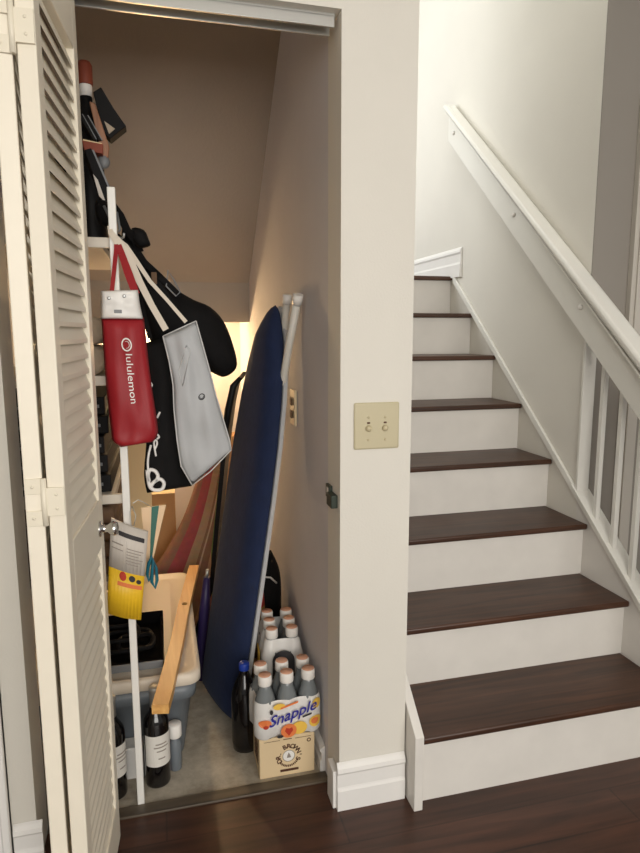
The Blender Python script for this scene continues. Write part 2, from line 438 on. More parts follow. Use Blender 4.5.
def base_profile(mb, p0, p1, out, h=0.14, t=0.014):
    """Moulded baseboard between two floor points, pushed out by the vector out."""
    p0, p1, out = V(p0), V(p1), V(out)
    prof = [(0, 0), (t, 0), (t, h*0.42), (t*0.8, h*0.47), (t*0.72, h*0.5), (t*0.72, h*0.76), (t*1.05, h*0.82), (t*0.9, h*0.9), (t*0.4, h*0.97), (0.001, h)]
    mb.prism([p0 + out*d + V((0, 0, z)) for d, z in prof], p1-p0)
b = MB(); base_profile(b, (-0.002, 0, 0), (0.197, 0, 0), (0, -1, 0)); struct('baseboard_front', b, 'trim')
b = MB(); b.box((-0.012, 0.0, 0.0), (0.0055, 0.06, 0.112), 0.002); struct('baseboard_jamb', b, 'trim')
b = MB(); base_profile(b, (0.006, 0.15, 0), (0.006, 1.98, 0), (-1, 0, 0), h=0.085, t=0.016); struct('baseboard_closet', b, 'trim')
b = MB(); base_profile(b, (-0.822, 0, 0), (XL+0.014, 0, 0), (0, -1, 0), h=0.13); struct('baseboard_left', b, 'trim')
b = MB(); b.box((-0.905, -0.02, 0), (-0.825, 0, 2.1), 0.004); b.box((-0.845, -0.026, 0), (-0.825, 0, 2.1), 0.004); struct('trim_1', b, 'trim')
b = MB(); b.box((XL, 0.105, -0.02), (0.006, 0.147, 0.006), 0.003); struct('trim_2', b, 'thresh')
# door track under the head of the opening
b = MB(); b.box((XL, 0.025, HO-0.006), (-0.004, 0.075, HO)); b.box((XL, 0.025, HO-0.03), (-0.004, 0.031, HO-0.004), 0.001); b.box((XL, 0.069, HO-0.03), (-0.004, 0.075, HO-0.004), 0.001)
struct('trim_3', b, 'alu')
# landing baseboard on the right wall, and casing of the doorway in the hall
b = MB(); base_profile(b, (XR, 1.485, 1.6), (XR, 2.9, 1.6), (-1, 0, 0), h=0.15); struct('baseboard_landing', b, 'trim')
b = MB(); b.box((1.238, 0.452, 0), (1.30, 0.478, 2.135), 0.003); b.box((1.255, 0.444, 0), (1.299, 0.4515, 2.118), 0.003); b.box((1.3005, 0.452, 2.05), (2.2, 0.478, 2.135), 0.003); struct('trim_4', b, 'casing')
b = MB(); b.box((1.30, 0.455, 0), (2.1, 0.477, 2.05)); struct('door_2', b, 'hall')

# ------------------------------------------------------------------ stairs
RUN, RISE, Y1 = 0.2348, 0.2, -0.0584
st = thing('staircase', 'straight staircase with dark wooden treads and white risers rising behind the wall pillar', 'stairs', (0.65, 0, 0))
for i in range(8):
    y = Y1 + i*RUN; zt = (i+1)*RISE + 0.010
    yb = y + RUN + 0.04 if i < 7 else 2.9
    b = MB(); b.box((0.2285, y, zt-0.021), (XR-0.001, yb, zt), 0.006); b.build('tread', 'tread', st)
    b = MB(); b.box((0.2285, y+0.024, i*RISE + (0.0 if i == 0 else 0.0105)), (XR-0.001, y+0.042, zt-0.0215)); b.build('riser', 'stair_white', st)
# left stringer board with its upright front end
zo = 0.035
b = MB(); b.prism([(0.2022, -0.068, 0), (0.2022, -0.068, 0.222), (0.2022, 1.58, 0.222+1.648*RISE/RUN), (0.2022, 1.58, 1.15), (0.2022, 0.25, 0)], (0.026, 0, 0), 0.002)
b.build('stringer', 'stair_white', st)
# right stringer below the balusters, capped by a sloping moulding
def cz_(y): return 1.594 + (y-1.561)*0.8142
b = MB(); b.prism([(XR-0.0005, -0.14, 0), (XR-0.0005, -0.14, cz_(-0.14)-0.012), (XR-0.0005, 0.483, cz_(0.483)-0.012), (XR-0.0005, 0.483, 0)], (0.04, 0, 0))
struct('trim_5', b, 'stair_white')
b = MB(); b.prism([(XR-0.013, -0.14, cz_(-0.14)-0.02), (XR-0.013, -0.14, cz_(-0.14)+0.012), (XR-0.013, 1.565, cz_(1.565)+0.018), (XR-0.013, 1.565, cz_(1.565)-0.02)], (0.0125, 0, 0), 0.003)
b.prism([(XR-0.018, -0.14, cz_(-0.14)+0.004), (XR-0.018, -0.14, cz_(-0.14)+0.014), (XR-0.018, 0.50, cz_(0.50)+0.014), (XR-0.018, 0.50, cz_(0.50)+0.004)], (0.065, 0, 0), 0.002)
struct('trim_6', b, 'rail')
b = MB(); b.prism([(-0.95, 1.66, 1.42), (XR-0.001, 1.66, 1.42), (XR-0.001, 2.9, 1.42), (-0.95, 2.9, 1.42)], (0, 0, 0.15)); struct('floor_landing', b, 'trim')
b = MB(); b.box((-0.95, 1.73, 1.572), (0.228, 2.9, 1.6)); struct('floor_landing_wood', b, 'tread')

# handrail, its bolts, balusters and newel
ra = thing('stair_railing', 'white stair railing with a broad sloping board, bolts and square balusters on the right', 'railing', (XR, 0.1, 0))
def rb(y, k): return k + (y-0.142)*0.903          # height of a line along the rail
yA, yB = -0.12, 1.594
b = MB(); b.prism([(1.04, yA, rb(yA, 1.045)), (1.04, yA, rb(yA, 1.215)), (1.04, yB, rb(yB, 1.119)+0.03), (1.04, yB, rb(yB, 0.962)+0.012)], (0.036, 0, 0), 0.004)
b.build('rail_board', 'rail', ra)
b = MB()
b.prism([(1.022, yA, rb(yA, 1.185)), (1.022, yA, rb(yA, 1.198)), (1.022, yB+0.01, rb(yB, 1.115)+0.025), (1.022, yB+0.01, rb(yB, 1.103)+0.025)], (0.064, 0, 0), 0.003)
b.build('rail_moulding', 'rail', ra)
b = MB()
b.prism([(1.012, yA, rb(yA, 1.215)), (1.012, yA, rb(yA, 1.262)), (1.012, yB+0.015, rb(yB, 1.157)), (1.012, yB+0.015, rb(yB, 1.117)+0.012)], (0.0745, 0, 0), 0.012)
b.build('cap_rail', 'rail', ra)
for y, z in ((1.526, 2.304), (0.936, 1.806), (0.465, 1.405)):
    MB().lathe([(0.010, 0), (0.010, 0.004), (0.006, 0.007), (0, 0.008)], (1.0395, y, z), 12, Matrix.Rotation(R(-90), 3, 'Y')).build('bolt', 'cap_white', ra)
for k in range(6):
    y0 = 0.373 - k*0.097
    b = MB(); b.prism([(XR-0.002, y0, cz_(y0)+0.005), (XR-0.002, y0+0.018, cz_(y0+0.018)+0.005), (XR-0.002, y0+0.018, rb(y0+0.018, 1.1)), (XR-0.002, y0, rb(y0, 1.1))], (0.018, 0, 0), 0.002)
    b.build('baluster', 'rail', ra)
b = MB(); b.prism([(XR-0.012, 0.472, cz_(0.472)+0.012), (XR-0.012, 0.4825, cz_(0.4825)+0.012), (XR-0.012, 0.4825, rb(0.4825, 1.1)), (XR-0.012, 0.472, rb(0.472, 1.1))], (0.05, 0, 0), 0.001)
b.build('end_strip', 'rail', ra)
b = MB(); b.box((XR-0.05, -0.22, 0), (XR+0.045, -0.125, 1.16), 0.004); b.box((XR-0.06, -0.23, 1.16), (XR+0.055, -0.115, 1.2), 0.01); b.build('newel_post', 'rail', ra)

# ------------------------------------------------------------------ folded louvred door
F0, N0 = V((-0.579, 0.03, 0)), V((-0.606, -0.34, 0))
door = bpy.data.objects.new('door_1', None); COL.objects.link(door); door['kind'] = 'structure'; door.location = (-0.65, 0.0, 0)
def panel(F, N, side, knob):
    """A louvred leaf from its far bottom corner F to its near one N, body towards side."""
    d = (N-F); W_ = d.length; d.normalize(); n = V((d.y, -d.x, 0))
    if n.x*side < 0: n = -n
    T = 0.03; zB, zT = 0.018, 2.02
    def pt(a, t, z): return F + d*a + n*t + V((0, 0, z))
    def bar(mb, a0, a1, z0, z1, t0=0.0, t1=T, bev=0.002):
        mb.prism([pt(a0, t0, z0), pt(a1, t0, z0), pt(a1, t1, z0), pt(a0, t1, z0)], (0, 0, z1-z0), bev)
    S = 0.04
    b = MB(); bar(b, 0, S, zB, zT); bar(b, W_-S, W_, zB, zT)
    bar(b, S, W_-S, zB, 0.13); bar(b, S, W_-S, 0.815, 0.93); bar(b, S, W_-S, 1.905, zT)
    fr = b.build('frame', 'door', door)
    for z0, z1 in ((0.13, 0.815), (0.93, 1.905)):
        b = MB(); k = 0; P = 0.0335; nsl = int(round((z1-z0)/P)); P = (z1-z0)/nsl
        for k in range(nsl):
            zc = z0 + (k+0.5)*P
            o1, o2 = 0.005, 0.019          # from the outer face to the back
            h = 0.0185
            q = [pt(S-0.004, o1, zc-h-0.0045), pt(S-0.004, o1, zc-h+0.0045), pt(S-0.004, o2, zc+h+0.0045), pt(S-0.004, o2, zc+h-0.0045)]
            b.prism(q, d*(W_-2*S+0.008))
        b.build('louvers', 'door', door)
    if knob:
        A = pt(0.055, 0, 0.865)
        rot = V((0, 0, 1)).rotation_difference(-n).to_matrix()
        kb = MB().lathe([(0.019, 0), (0.019, 0.003), (0.009, 0.006), (0.008, 0.018), (0.015, 0.026), (0.0175, 0.034), (0.014, 0.041), (0, 0.043)], A, 20, rot).build('knob', 'chrome', door)
    return pt, W_, T
ptB, WB, TB = panel(F0, N0, -1, True)
ptA, WA, TA = panel(V((-0.6825, 0.03, 0)), V((-0.6425, -0.338, 0)), -1, False)
for zc in (1.80, 1.018, 0.25):
    b = MB(); hh = 0.043
    y = -0.3415
    b.box((-0.6715, y-0.002, zc-hh), (-0.6445, y+0.001, zc-hh*0.36), 0.0006); b.box((-0.6715, y-0.002, zc+hh*0.36), (-0.6445, y+0.001, zc+hh), 0.0006)
    b.box((-0.6365, y-0.003, zc-hh*0.60), (-0.607, y+0.001, zc+hh*0.60), 0.0006)
    b.tube([(-0.6405, y-0.001, zc-hh), (-0.6405, y-0.001, zc+hh)], 0.0052, 10)
    for x, dz in ((-0.659, 0.66), (-0.659, -0.66), (-0.620, 0.3), (-0.620, -0.3)):
        b.lathe([(0.0028, 0), (0.0028, 0.0008), (0, 0.0012)], (x, y-0.0028, zc+hh*dz), 8, Matrix.Rotation(R(90), 3, 'X'))
    b.build('hinge', 'hinge', door)

# ------------------------------------------------------------------ switch, outlet and latch on the walls
sw = thing('light_switch', 'almond double light switch plate on the white wall pillar', 'light switch', (0.1023, 0, 1.078))
b = MB(); b.box((0.0413, -0.006, 1.0175), (0.1633, 0.0, 1.1385), 0.004); b.build('plate', 'plate', sw)
for x in (0.0795, 0.1245):
    b = MB(); b.lathe([(0.0085, 0), (0.0085, 0.004), (0.006, 0.009), (0, 0.010)], (x, -0.0055, 1.072), 14, Matrix.Rotation(R(90), 3, 'X')); b.build('knob', 'plate_knob', sw)
    b = MB(); b.box((x-0.004, -0.008, 1.084), (x+0.004, -0.005, 1.0885), 0.001); b.build('indicator', 'brown_ink', sw)
    for dz in (0.025, -0.033):
        b = MB(); b.lathe([(0.0032, 0), (0.0032, 0.0012), (0, 0.0018)], (x, -0.0058, 1.075+dz), 10, Matrix.Rotation(R(90), 3, 'X')); b.build('screw', 'plate_knob', sw)
ol = thing('wall_outlet', 'ivory wall plate on the closet wall behind the ironing board', 'outlet', (0, 0.553, 1.065))
b = MB(); b.box((-0.003, 0.515, 1.005), (0.006, 0.59, 1.125), 0.003); b.build('plate', 'slot_plate', ol)
for dz in (-0.022, 0.022):
    b = MB(); b.box((-0.0085, 0.536, 1.065+dz-0.014), (-0.0055, 0.569, 1.065+dz+0.014), 0.002); b.m('brown_ink')
    for dy in (-0.007, 0.007): b.box((-0.009, 0.5525+dy-0.0015, 1.065+dz-0.005), (-0.0084, 0.5525+dy+0.0015, 1.065+dz+0.005))
    b.build('receptacle', 'slot_plate', ol)
la = thing('door_catch', 'small dark metal door catch on the closet jamb below the light switch', 'door catch', (0, 0.06, 0.885))
b = MB(); b.m('latch'); b.box((-0.003, 0.072, 0.870), (0.006, 0.112, 0.906), 0.001); b.m('white_print'); b.box((-0.0036, 0.083, 0.877), (-0.0025, 0.1, 0.899)); b.build('plate', None, la)
b = MB(); b.box((-0.012, 0.022, 0.858), (0.006, 0.070, 0.893), 0.002); b.build('roller_block', 'latch', la)

# ------------------------------------------------------------------ shelf rack with its white front post
SX0, SX1, SY0, SY1 = -0.95, -0.56, 0.165, 0.75
rk = thing('storage_rack', 'white shelf rack with a tall white square post inside the closet', 'shelf', (-0.75, 0.3, 0))
b = MB(); b.box((-0.5405, 0.146, 0), (-0.5215, 0.165, 1.665), 0.002); b.build('post', 'pole', rk)
for z in (0.66, 0.895, 1.205, 1.545):
    b = MB(); b.box((SX0, SY0, z-0.02), (SX1, SY1, z), 0.002); b.box((SX0, SY0-0.004, z-0.022), (-0.5225, SY0+0.012, z+0.003), 0.002); b.build('shelf_board', 'shelf', rk)
b = MB(); b.tube([(-0.522, 0.155, 1.548), (-0.512, 0.150, 1.545), (-0.506, 0.142, 1.548), (-0.505, 0.138, 1.556)], 0.003, 8); b.build('hook', 'silver', rk)

# ------------------------------------------------------------------ bags hanging at the post
rbag = thing('hanging_bag', 'narrow red bag with white top and white lettering hung before the white post', 'bag', (-0.52, 0.11, 1.04), 'bags hanging at the white post')
b = MB(); b.m('red_fabric')
sf = b.soft([(-0.5660, 0.1150, 1.3540), (-0.5650, 0.1150, 1.2860), (-0.5640, 0.1150, 1.2130), (-0.5610, 0.1150, 1.1390), (-0.5570, 0.1150, 1.0760), (-0.5540, 0.1150, 1.0480), (-0.5350, 0.1150, 1.0310)],
            [(-0.4660, 0.1150, 1.3540), (-0.4620, 0.1150, 1.2860), (-0.4570, 0.1150, 1.2110), (-0.4500, 0.1150, 1.1430), (-0.4450, 0.1150, 1.0970), (-0.4440, 0.1150, 1.0630), (-0.4570, 0.1150, 1.0410)], 0.022, 0.016, wr=0.0026, seed=3)
body = b.build('body', None, rbag)
b = MB(); b.m('white_print')
u0, v0, du, dv = 0.56, 0.56, 1/0.105, 1/0.31
def on_red(x, y): return sf(min(.98, max(.02, 0.57 + y*du)), min(.98, max(.02, 0.355 + x*dv)), 1, 0.0012)
b.text('lululemon', on_red, 0.0225)
b.build('lettering', None, body)
b = MB(); b.m('white_print')
def ring(x, y): return sf(0.545 - y*du*1.1, 0.165 + x*dv, 1, 0.0012)
b.disc(0, 0, 0.0115, ring, 24, r_in=0.78)
b.tube([ring(0.006*math.cos(t), 0.006*math.sin(t)) for t in [R(a) for a in range(150, 400, 25)]], 0.0008, 5)
b.build('logo', None, body)
b = MB(); b.m('white_film')
s2 = b.soft([(-0.5630, 0.1050, 1.4150), (-0.5640, 0.1050, 1.3820), (-0.5660, 0.1050, 1.3490)], [(-0.4770, 0.1050, 1.4190), (-0.4740, 0.1050, 1.3850), (-0.4680, 0.1050, 1.3490)], 0.014, 0.018, wr=0.0008, flat=0.2, seed=5)
fl = b.build('top_band', None, rbag)
for u, v in ((0.22, 0.3), (0.62, 0.25)):
    MB().lathe([(0.0042, 0), (0.0042, 0.0015), (0.002, 0.0022), (0, 0.0022)], s2(u, v, 1, 0), 12, Matrix.Rotation(R(90), 3, 'X')).build('snap', 'silver', fl)
b = MB(); b.box(s2(0.33, 0.72, 1, 0.0015)+V((0, 0, -0.004)), s2(0.52, 0.72, 1, -0.001)+V((0, 0, 0.004)), 0.0005); b.build('tag', 'grey_plastic', fl)
b = MB(); b.ribbon([(-0.5240, 0.1420, 1.5450), (-0.5250, 0.1380, 1.5160), (-0.5310, 0.1200, 1.4660), (-0.5380, 0.1080, 1.4130)], 0.010, 0.002)
b.ribbon([(-0.5220, 0.1420, 1.5450), (-0.5140, 0.1380, 1.5110), (-0.4970, 0.1220, 1.4550), (-0.4820, 0.1100, 1.4090)], [0.008, 0.016, 0.020, 0.018], 0.002)
b.build('strap', 'red_strap', rbag)

tote = thing('hanging_bag', 'grey tote bag with long cream straps and small round dark logo hung from the post', 'bag', (-0.35, 0.17, 0.92), 'bags hanging at the white post')
b = MB(); b.m('grey_fabric')
TL = [(-0.4220, 0.1650, 1.3070), (-0.4090, 0.1650, 1.2430), (-0.4010, 0.1650, 1.1810), (-0.4010, 0.1650, 1.1150), (-0.3960, 0.1650, 1.0350), (-0.3880, 0.1650, 0.9640), (-0.3610, 0.1650, 0.9100)]
TR = [(-0.3370, 0.1650, 1.3460), (-0.3210, 0.1650, 1.2810), (-0.3050, 0.1650, 1.2160), (-0.2910, 0.1650, 1.1520), (-0.2740, 0.1650, 1.0890), (-0.2570, 0.1650, 1.0260), (-0.2540, 0.1650, 1.0010)]
st2 = b.soft(TL, TR, 0.018, 0.014, wr=0.0040, seed=11, flat=0.5)
tb = b.build('body', None, tote)
b = MB(); b.tube([V(p)+V((0, -0.001, 0)) for p in TL], 0.0018, 6); b.tube([V(p)+V((0, -0.001, 0)) for p in TR], 0.0016, 6); b.tube([V(TL[-1])+V((0, -.004, 0)), V(TL[-1]).lerp(V(TR[-1]), .45)+V((0, -.006, -.006)), V(TR[-1])+V((0, -.001, 0))], 0.0016, 6)
b.tube([V(TL[0])+V((0, -.001, 0)), V(TR[0])+V((0, -.001, 0))], 0.0016, 6)
b.build('piping', 'piping', tote)
b = MB(); b.m('logo_dark')
def lg(x, y): return st2(0.665 + x/0.105, 0.475 - y/0.40, 1, 0.0013)
b.disc(0, 0, 0.0085, lg, 20, r_in=0.70)
b.tube([lg(0.0045*math.cos(t), 0.0045*math.sin(t)) for t in [R(a) for a in range(150, 400, 25)]], 0.001, 5)
b.build('logo', None, tb)
b = MB(); b.m('piping')
b.tube([st2(.2, .26, 1, .0006), st2(.55, .12, 1, .0006), st2(.62, .16, 1, .0006), st2(.24, .36, 1, .0006)], 0.0009, 5, True); b.build('pocket_seam', None, tb)
b = MB(); b.ribbon([(-0.5400, 0.1520, 1.5740), (-0.5350, 0.1430, 1.5560), (-0.5200, 0.1400, 1.5350), (-0.4980, 0.1420, 1.5000), (-0.4730, 0.1480, 1.4410), (-0.4460, 0.1520, 1.3830), (-0.4140, 0.1580, 1.3230)], [0.008, 0.014, 0.021, 0.021, 0.017, 0.016, 0.016], 0.0025)
b.ribbon([(-0.5220, 0.1470, 1.5450), (-0.5030, 0.1600, 1.5290), (-0.4780, 0.1700, 1.4920), (-0.4490, 0.1760, 1.4460), (-0.4060, 0.1800, 1.3970), (-0.3620, 0.1750, 1.3430)], [0.008, 0.012, 0.011, 0.010, 0.009, 0.010], 0.0022)
b.build('strap', 'strap', tote)

bt = thing('hanging_bag', 'flat black tote with white script marks hanging behind the red and grey bags', 'bag', (-0.43, 0.23, 0.88), 'bags hanging at the white post')
b = MB(); b.m('black_fabric')
s3 = b.soft([(-0.4810, 0.2250, 1.2840), (-0.4700, 0.2250, 1.1910), (-0.4710, 0.2250, 1.0970), (-0.4770, 0.2250, 1.0150), (-0.4860, 0.2250, 0.9320), (-0.4800, 0.2250, 0.8810)],
            [(-0.3660, 0.2250, 1.3230), (-0.3590, 0.2250, 1.2160), (-0.3570, 0.2250, 1.1200), (-0.3540, 0.2250, 1.0230), (-0.3540, 0.2250, 0.9380), (-0.3590, 0.2250, 0.8930)], 0.014, 0.012, wr=0.0018, seed=9, flat=0.5)
bb = b.build('body', None, bt)
b = MB(); b.m('white_print')
def smooth(P, sub=5):
    P = [V(p) for p in P]; o = []
    for i in range(len(P)-1):
        p0, p1, p2, p3 = P[max(i-1, 0)], P[i], P[i+1], P[min(i+2, len(P)-1)]
        for k in range(sub):
            t = k/sub; o.append(0.5*((2*p1) + (p2-p0)*t + (2*p0-5*p1+4*p2-p3)*t*t + (3*p1-p0-3*p2+p3)*t**3))
    return o + [P[-1]]
def mk(pts, r=0.0032): MB().tube(smooth(pts), r, 6).build('printed_mark', 'white_print', bb)
e = .207
mk([(-0.4770, 0.2070, 0.9490), (-0.4750, 0.2070, 0.9240), (-0.4710, 0.2070, 0.9020), (-0.4580, 0.2070, 0.8920), (-0.4400, 0.2070, 0.8940), (-0.4340, 0.2070, 0.9100), (-0.4440, 0.2070, 0.9220), (-0.4600, 0.2070, 0.9150), (-0.4680, 0.2070, 0.9040)], 0.0052)
mk([(-0.4730, 0.2070, 0.9180), (-0.4750, 0.2070, 0.9350), (-0.4690, 0.2070, 0.9490), (-0.4560, 0.2070, 0.9450), (-0.4490, 0.2070, 0.9310), (-0.4550, 0.2070, 0.9170)], 0.0052)
mk([(-0.4740, 0.2070, 0.9490), (-0.4740, 0.2070, 0.9710), (-0.4700, 0.2070, 0.9960), (-0.4640, 0.2070, 1.0170)], 0.0032)
mk([(-0.4540, 0.2070, 1.0060), (-0.4480, 0.2070, 1.0190), (-0.4500, 0.2070, 1.0300), (-0.4560, 0.2070, 1.0220), (-0.4520, 0.2070, 0.9860)], 0.0028)
mk([(-0.4450, 0.2070, 1.0900), (-0.4370, 0.2070, 1.1060), (-0.4430, 0.2070, 1.0950)], 0.003)
mk([(-0.4600, 0.2070, 1.1870), (-0.4550, 0.2070, 1.1790), (-0.4580, 0.2070, 1.1730)], 0.003)
mk([(-0.4470, 0.2070, 1.0460), (-0.4420, 0.2070, 1.0380), (-0.4480, 0.2070, 1.0330)], 0.003)
b = MB(); b.ribbon([(-0.5180, 0.1600, 1.5430), (-0.4970, 0.1900, 1.4790), (-0.4720, 0.2100, 1.3870), (-0.4550, 0.2220, 1.3020)], 0.012, 0.002); b.build('strap', 'black_fabric', bt)

bp_ = thing('backpack', 'bulging black backpack hanging behind the grey tote from the white post', 'bag', (-0.35, 0.42, 1.15), 'bags hanging at the white post')
b = MB(); b.puffy([(-0.5190, 0.3600, 1.6020), (-0.4920, 0.3800, 1.5740), (-0.4670, 0.4000, 1.5310), (-0.4270, 0.4200, 1.4910), (-0.3770, 0.4300, 1.4440), (-0.3260, 0.4300, 1.4130), (-0.2790, 0.4300, 1.3930), (-0.2380, 0.4300, 1.3480), (-0.2120, 0.4300, 1.2780), (-0.2010, 0.4300, 1.2200), (-0.2170, 0.4300, 1.1930), (-0.2480, 0.4300, 1.1810), (-0.2900, 0.4300, 1.2000),
                   (-0.3390, 0.4300, 1.1980), (-0.4030, 0.4200, 1.2170), (-0.4570, 0.4000, 1.2950), (-0.4940, 0.3800, 1.4080), (-0.5180, 0.3700, 1.5180)], (0, -1, 0), 0.07, 0.09, rings=8, sub=3)
b.build('body', 'black_fabric', bp_)
b = MB(); b.ribbon([(-0.5230, 0.1700, 1.5530), (-0.5090, 0.2000, 1.5410), (-0.4730, 0.2600, 1.5120), (-0.4230, 0.3200, 1.4710), (-0.3690, 0.3500, 1.4190)], 0.016, 0.004); b.ribbon([(-0.5340, 0.2200, 1.6360), (-0.5170, 0.2400, 1.6160), (-0.5030, 0.2700, 1.5840), (-0.4840, 0.3000, 1.5630), (-0.4730, 0.3300, 1.5360)], 0.02, 0.004)
b.build('strap', 'black_fabric', bp_)
b = MB(); b.box((-0.4460, 0.2900, 1.4790), V((-0.4310, 0.2900, 1.4470))+V((0, .012, 0)), 0.002); b.build('buckle', 'brown_cloth', bp_)
b = MB(); b.puffy([(-0.4910, 0.3000, 1.5940), (-0.4600, 0.3000, 1.5900), (-0.4480, 0.3000, 1.5640), (-0.4460, 0.3000, 1.5490), (-0.4720, 0.3000, 1.5430), (-0.4920, 0.3000, 1.5630)], (0, -1, 0), .02, .02, 4, 3); b.build('side_pouch', 'black_fabric', bp_)
b = MB(); b.tube([(-0.4000, 0.3300, 1.4890), (-0.3850, 0.3300, 1.4620), (-0.3690, 0.3300, 1.4290), (-0.3810, 0.3300, 1.4180), (-0.4070, 0.3300, 1.4450)], 0.0025, 6, True); b.build('zip_pull', 'grey_plastic', bp_)

# ------------------------------------------------------------------ packet and booklet hung low on the post
pk = thing('leaflet_packet', 'printed packet with pale top and yellow lower half hanging on the white post', 'packet', (-0.54, 0.13, 0.56))
b = MB()
A_, B_, C_, D_ = [V(p) for p in ((-0.5690, 0.1280, 0.8450), (-0.4790, 0.1280, 0.8010), (-0.5070, 0.1280, 0.5600), (-0.5920, 0.1280, 0.5900))]
def pkp(x, y, o=0.0): return A_.lerp(B_, x).lerp(D_.lerp(C_, x), y) + V((0, -o - 0.010*math.sin(math.pi*x), 0))
def strip(x0, x1, y0, y1, o, n=8):
    for k in range(n):
        a0 = x0+(x1-x0)*k/n; a1 = x0+(x1-x0)*(k+1)/n
        b.face([b.bm.verts.new(pkp(*q, o)) for q in ((a0, y0), (a0, y1), (a1, y1), (a1, y0))], True)
def slabx(x0, x1, y0, y1):
    n = 10
    for k in range(n):
        a0 = x0+(x1-x0)*k/n; a1 = x0+(x1-x0)*(k+1)/n
        f = [b.bm.verts.new(pkp(*q, 0.0)) for q in ((a0, y0), (a0, y1), (a1, y1), (a1, y0))]
        g = [b.bm.verts.new(pkp(*q, 0.0)+V((0, .009, 0))) for q in ((a0, y0), (a0, y1), (a1, y1), (a1, y0))]
        b.face(f, True); b.face(g[::-1], True)
        b.face([f[0], f[3], g[3], g[0]]); b.face([f[1], g[1], g[2], f[2]])
        if k == 0: b.face([f[0], g[0], g[1], f[1]])
        if k == n-1: b.face([f[3], f[2], g[2], g[3]])
b.m('pale_paper'); slabx(0, 1, 0, 0.5)
b.m('yellow'); slabx(0, 1, 0.5, 1)
b.m('logo_dark'); strip(0.22, 0.92, 0.085, 0.135, 0.0008)
b.m('label_ink')
for k in range(6): strip(0.46, 0.92-0.06*(k % 3), 0.24+0.032*k, 0.25+0.032*k, 0.0008)
strip(0.05, 0.36, 0.22, 0.235, .0008); strip(0.05, 0.36, 0.28, 0.29, .0008); strip(0.44, .445, .17, .46, .0008)
b.m('peach_red'); b.disc(0.40, 0.55, 0.10, lambda x, y: pkp(x, y, 0.0012), 12, ry=0.05)
b.m('logo_dark'); b.disc(0.66, 0.555, 0.09, lambda x, y: pkp(x, y, 0.0012), 12, ry=0.035); b.disc(0.85, 0.575, 0.07, lambda x, y: pkp(x, y, 0.0012), 12, ry=0.025)
b.m('orange'); strip(0.26, 0.95, 0.615, 0.66, 0.0008)
b.build('body', None, pk, fixn=False)
b = MB(); b.tube([(-0.5210, 0.1300, 0.8220), (-0.5230, 0.1430, 0.8540), (-0.5170, 0.1420, 0.8700), (-0.5080, 0.1400, 0.8430), (-0.5140, 0.1300, 0.8190)], 0.0012, 6, True); b.build('hanging_loop', 'wire', pk)

bk = thing('pamphlet', 'cream and green folded pamphlet with teal loops right of the yellow packet', 'pamphlet', (-0.46, 0.24, 0.62))
A2, B2, C2, D2 = [V(p) for p in ((-0.4980, 0.2400, 0.8360), (-0.4310, 0.2400, 0.8390), (-0.4720, 0.2400, 0.6830), (-0.4900, 0.2400, 0.6490))]
b = MB()
def bkp(x, y): return A2.lerp(B2, x).lerp(D2.lerp(C2, x), y)
def bslab(x0, x1, key, dy):
    b.m(key); b.prism([bkp(x0, 0)+V((0, dy, 0)), bkp(x1, 0)+V((0, dy, 0)), bkp(x1, 1)+V((0, dy, 0)), bkp(x0, 1)+V((0, dy, 0))], (0, 0.006, 0))
bslab(0, 0.42, 'peach_paper', 0); bslab(0.42, 0.72, 'green_print', -0.001); bslab(0.72, 1, 'peach_paper', 0)
b.build('sheets', None, bk)
b = MB(); b.m('white_print'); b.tube([(-0.4740, 0.2380, 0.8400), (-0.4910, 0.1900, 0.8660), (-0.5020, 0.1650, 0.8790), (-0.5140, 0.1420, 0.8770)], 0.0012, 6); b.build('hanging_loop', None, bk)
b = MB(); b.tube([(-0.4740, 0.2100, 0.7050), (-0.4830, 0.2100, 0.6860), (-0.4890, 0.2100, 0.6550), (-0.4850, 0.2100, 0.6340), (-0.4760, 0.2100, 0.6530), (-0.4720, 0.2100, 0.6880)], 0.0045, 8, True)
b.build('ribbon_loop', 'teal', bk)
b = MB(); b.tube([(-0.4690, 0.2050, 0.6950), (-0.4750, 0.2050, 0.6670), (-0.4770, 0.2050, 0.6320), (-0.4690, 0.2050, 0.6140), (-0.4630, 0.2050, 0.6360), (-0.4640, 0.2050, 0.6710)], 0.0045, 8, True); b.build('ribbon_loop', 'teal', bk)

# ------------------------------------------------------------------ grey storage bin with its lid
bn = thing('storage_bin', 'grey-blue plastic storage bin with a cream lid on the closet floor', 'bin', (-0.6, 0.7, 0))
b = MB()
lo = [(-0.80, 0.335), (-0.405, 0.335), (-0.405, 1.04), (-0.80, 1.04)]; hi = [(-0.84, 0.295), (-0.368, 0.295), (-0.368, 1.09), (-0.84, 1.09)]
def rrect(p, z, r=0.04, n=5):
    (x0, y0), (x1, _), (_, y1) = p[0], p[1], p[2]
    o = []
    for cx, cy, a0 in ((x1-r, y1-r, 0), (x0+r, y1-r, 90), (x0+r, y0+r, 180), (x1-r, y0+r, 270)):
        for k in range(n+1): a = R(a0 + 90*k/n); o.append(V((cx+r*math.cos(a), cy+r*math.sin(a), z)))
    return o
def lerp_rect(t): return [(l[0]+(h[0]-l[0])*t, l[1]+(h[1]-l[1])*t) for l, h in zip(lo, hi)]
def grow(p, g): return [(p[0][0]-g, p[0][1]-g), (p[1][0]+g, p[1][1]-g), (p[2][0]+g, p[2][1]+g), (p[3][0]-g, p[3][1]+g)]
def loft(mb, rings, cap=True):
    vr = [[mb.bm.verts.new(p) for p in r] for r in rings]; n = len(vr[0])
    for A, B in zip(vr, vr[1:]):
        for k in range(n): mb.face([A[k], A[(k+1) % n], B[(k+1) % n], B[k]], True)
    if cap: mb.face(vr[0][::-1]); mb.face(vr[-1])
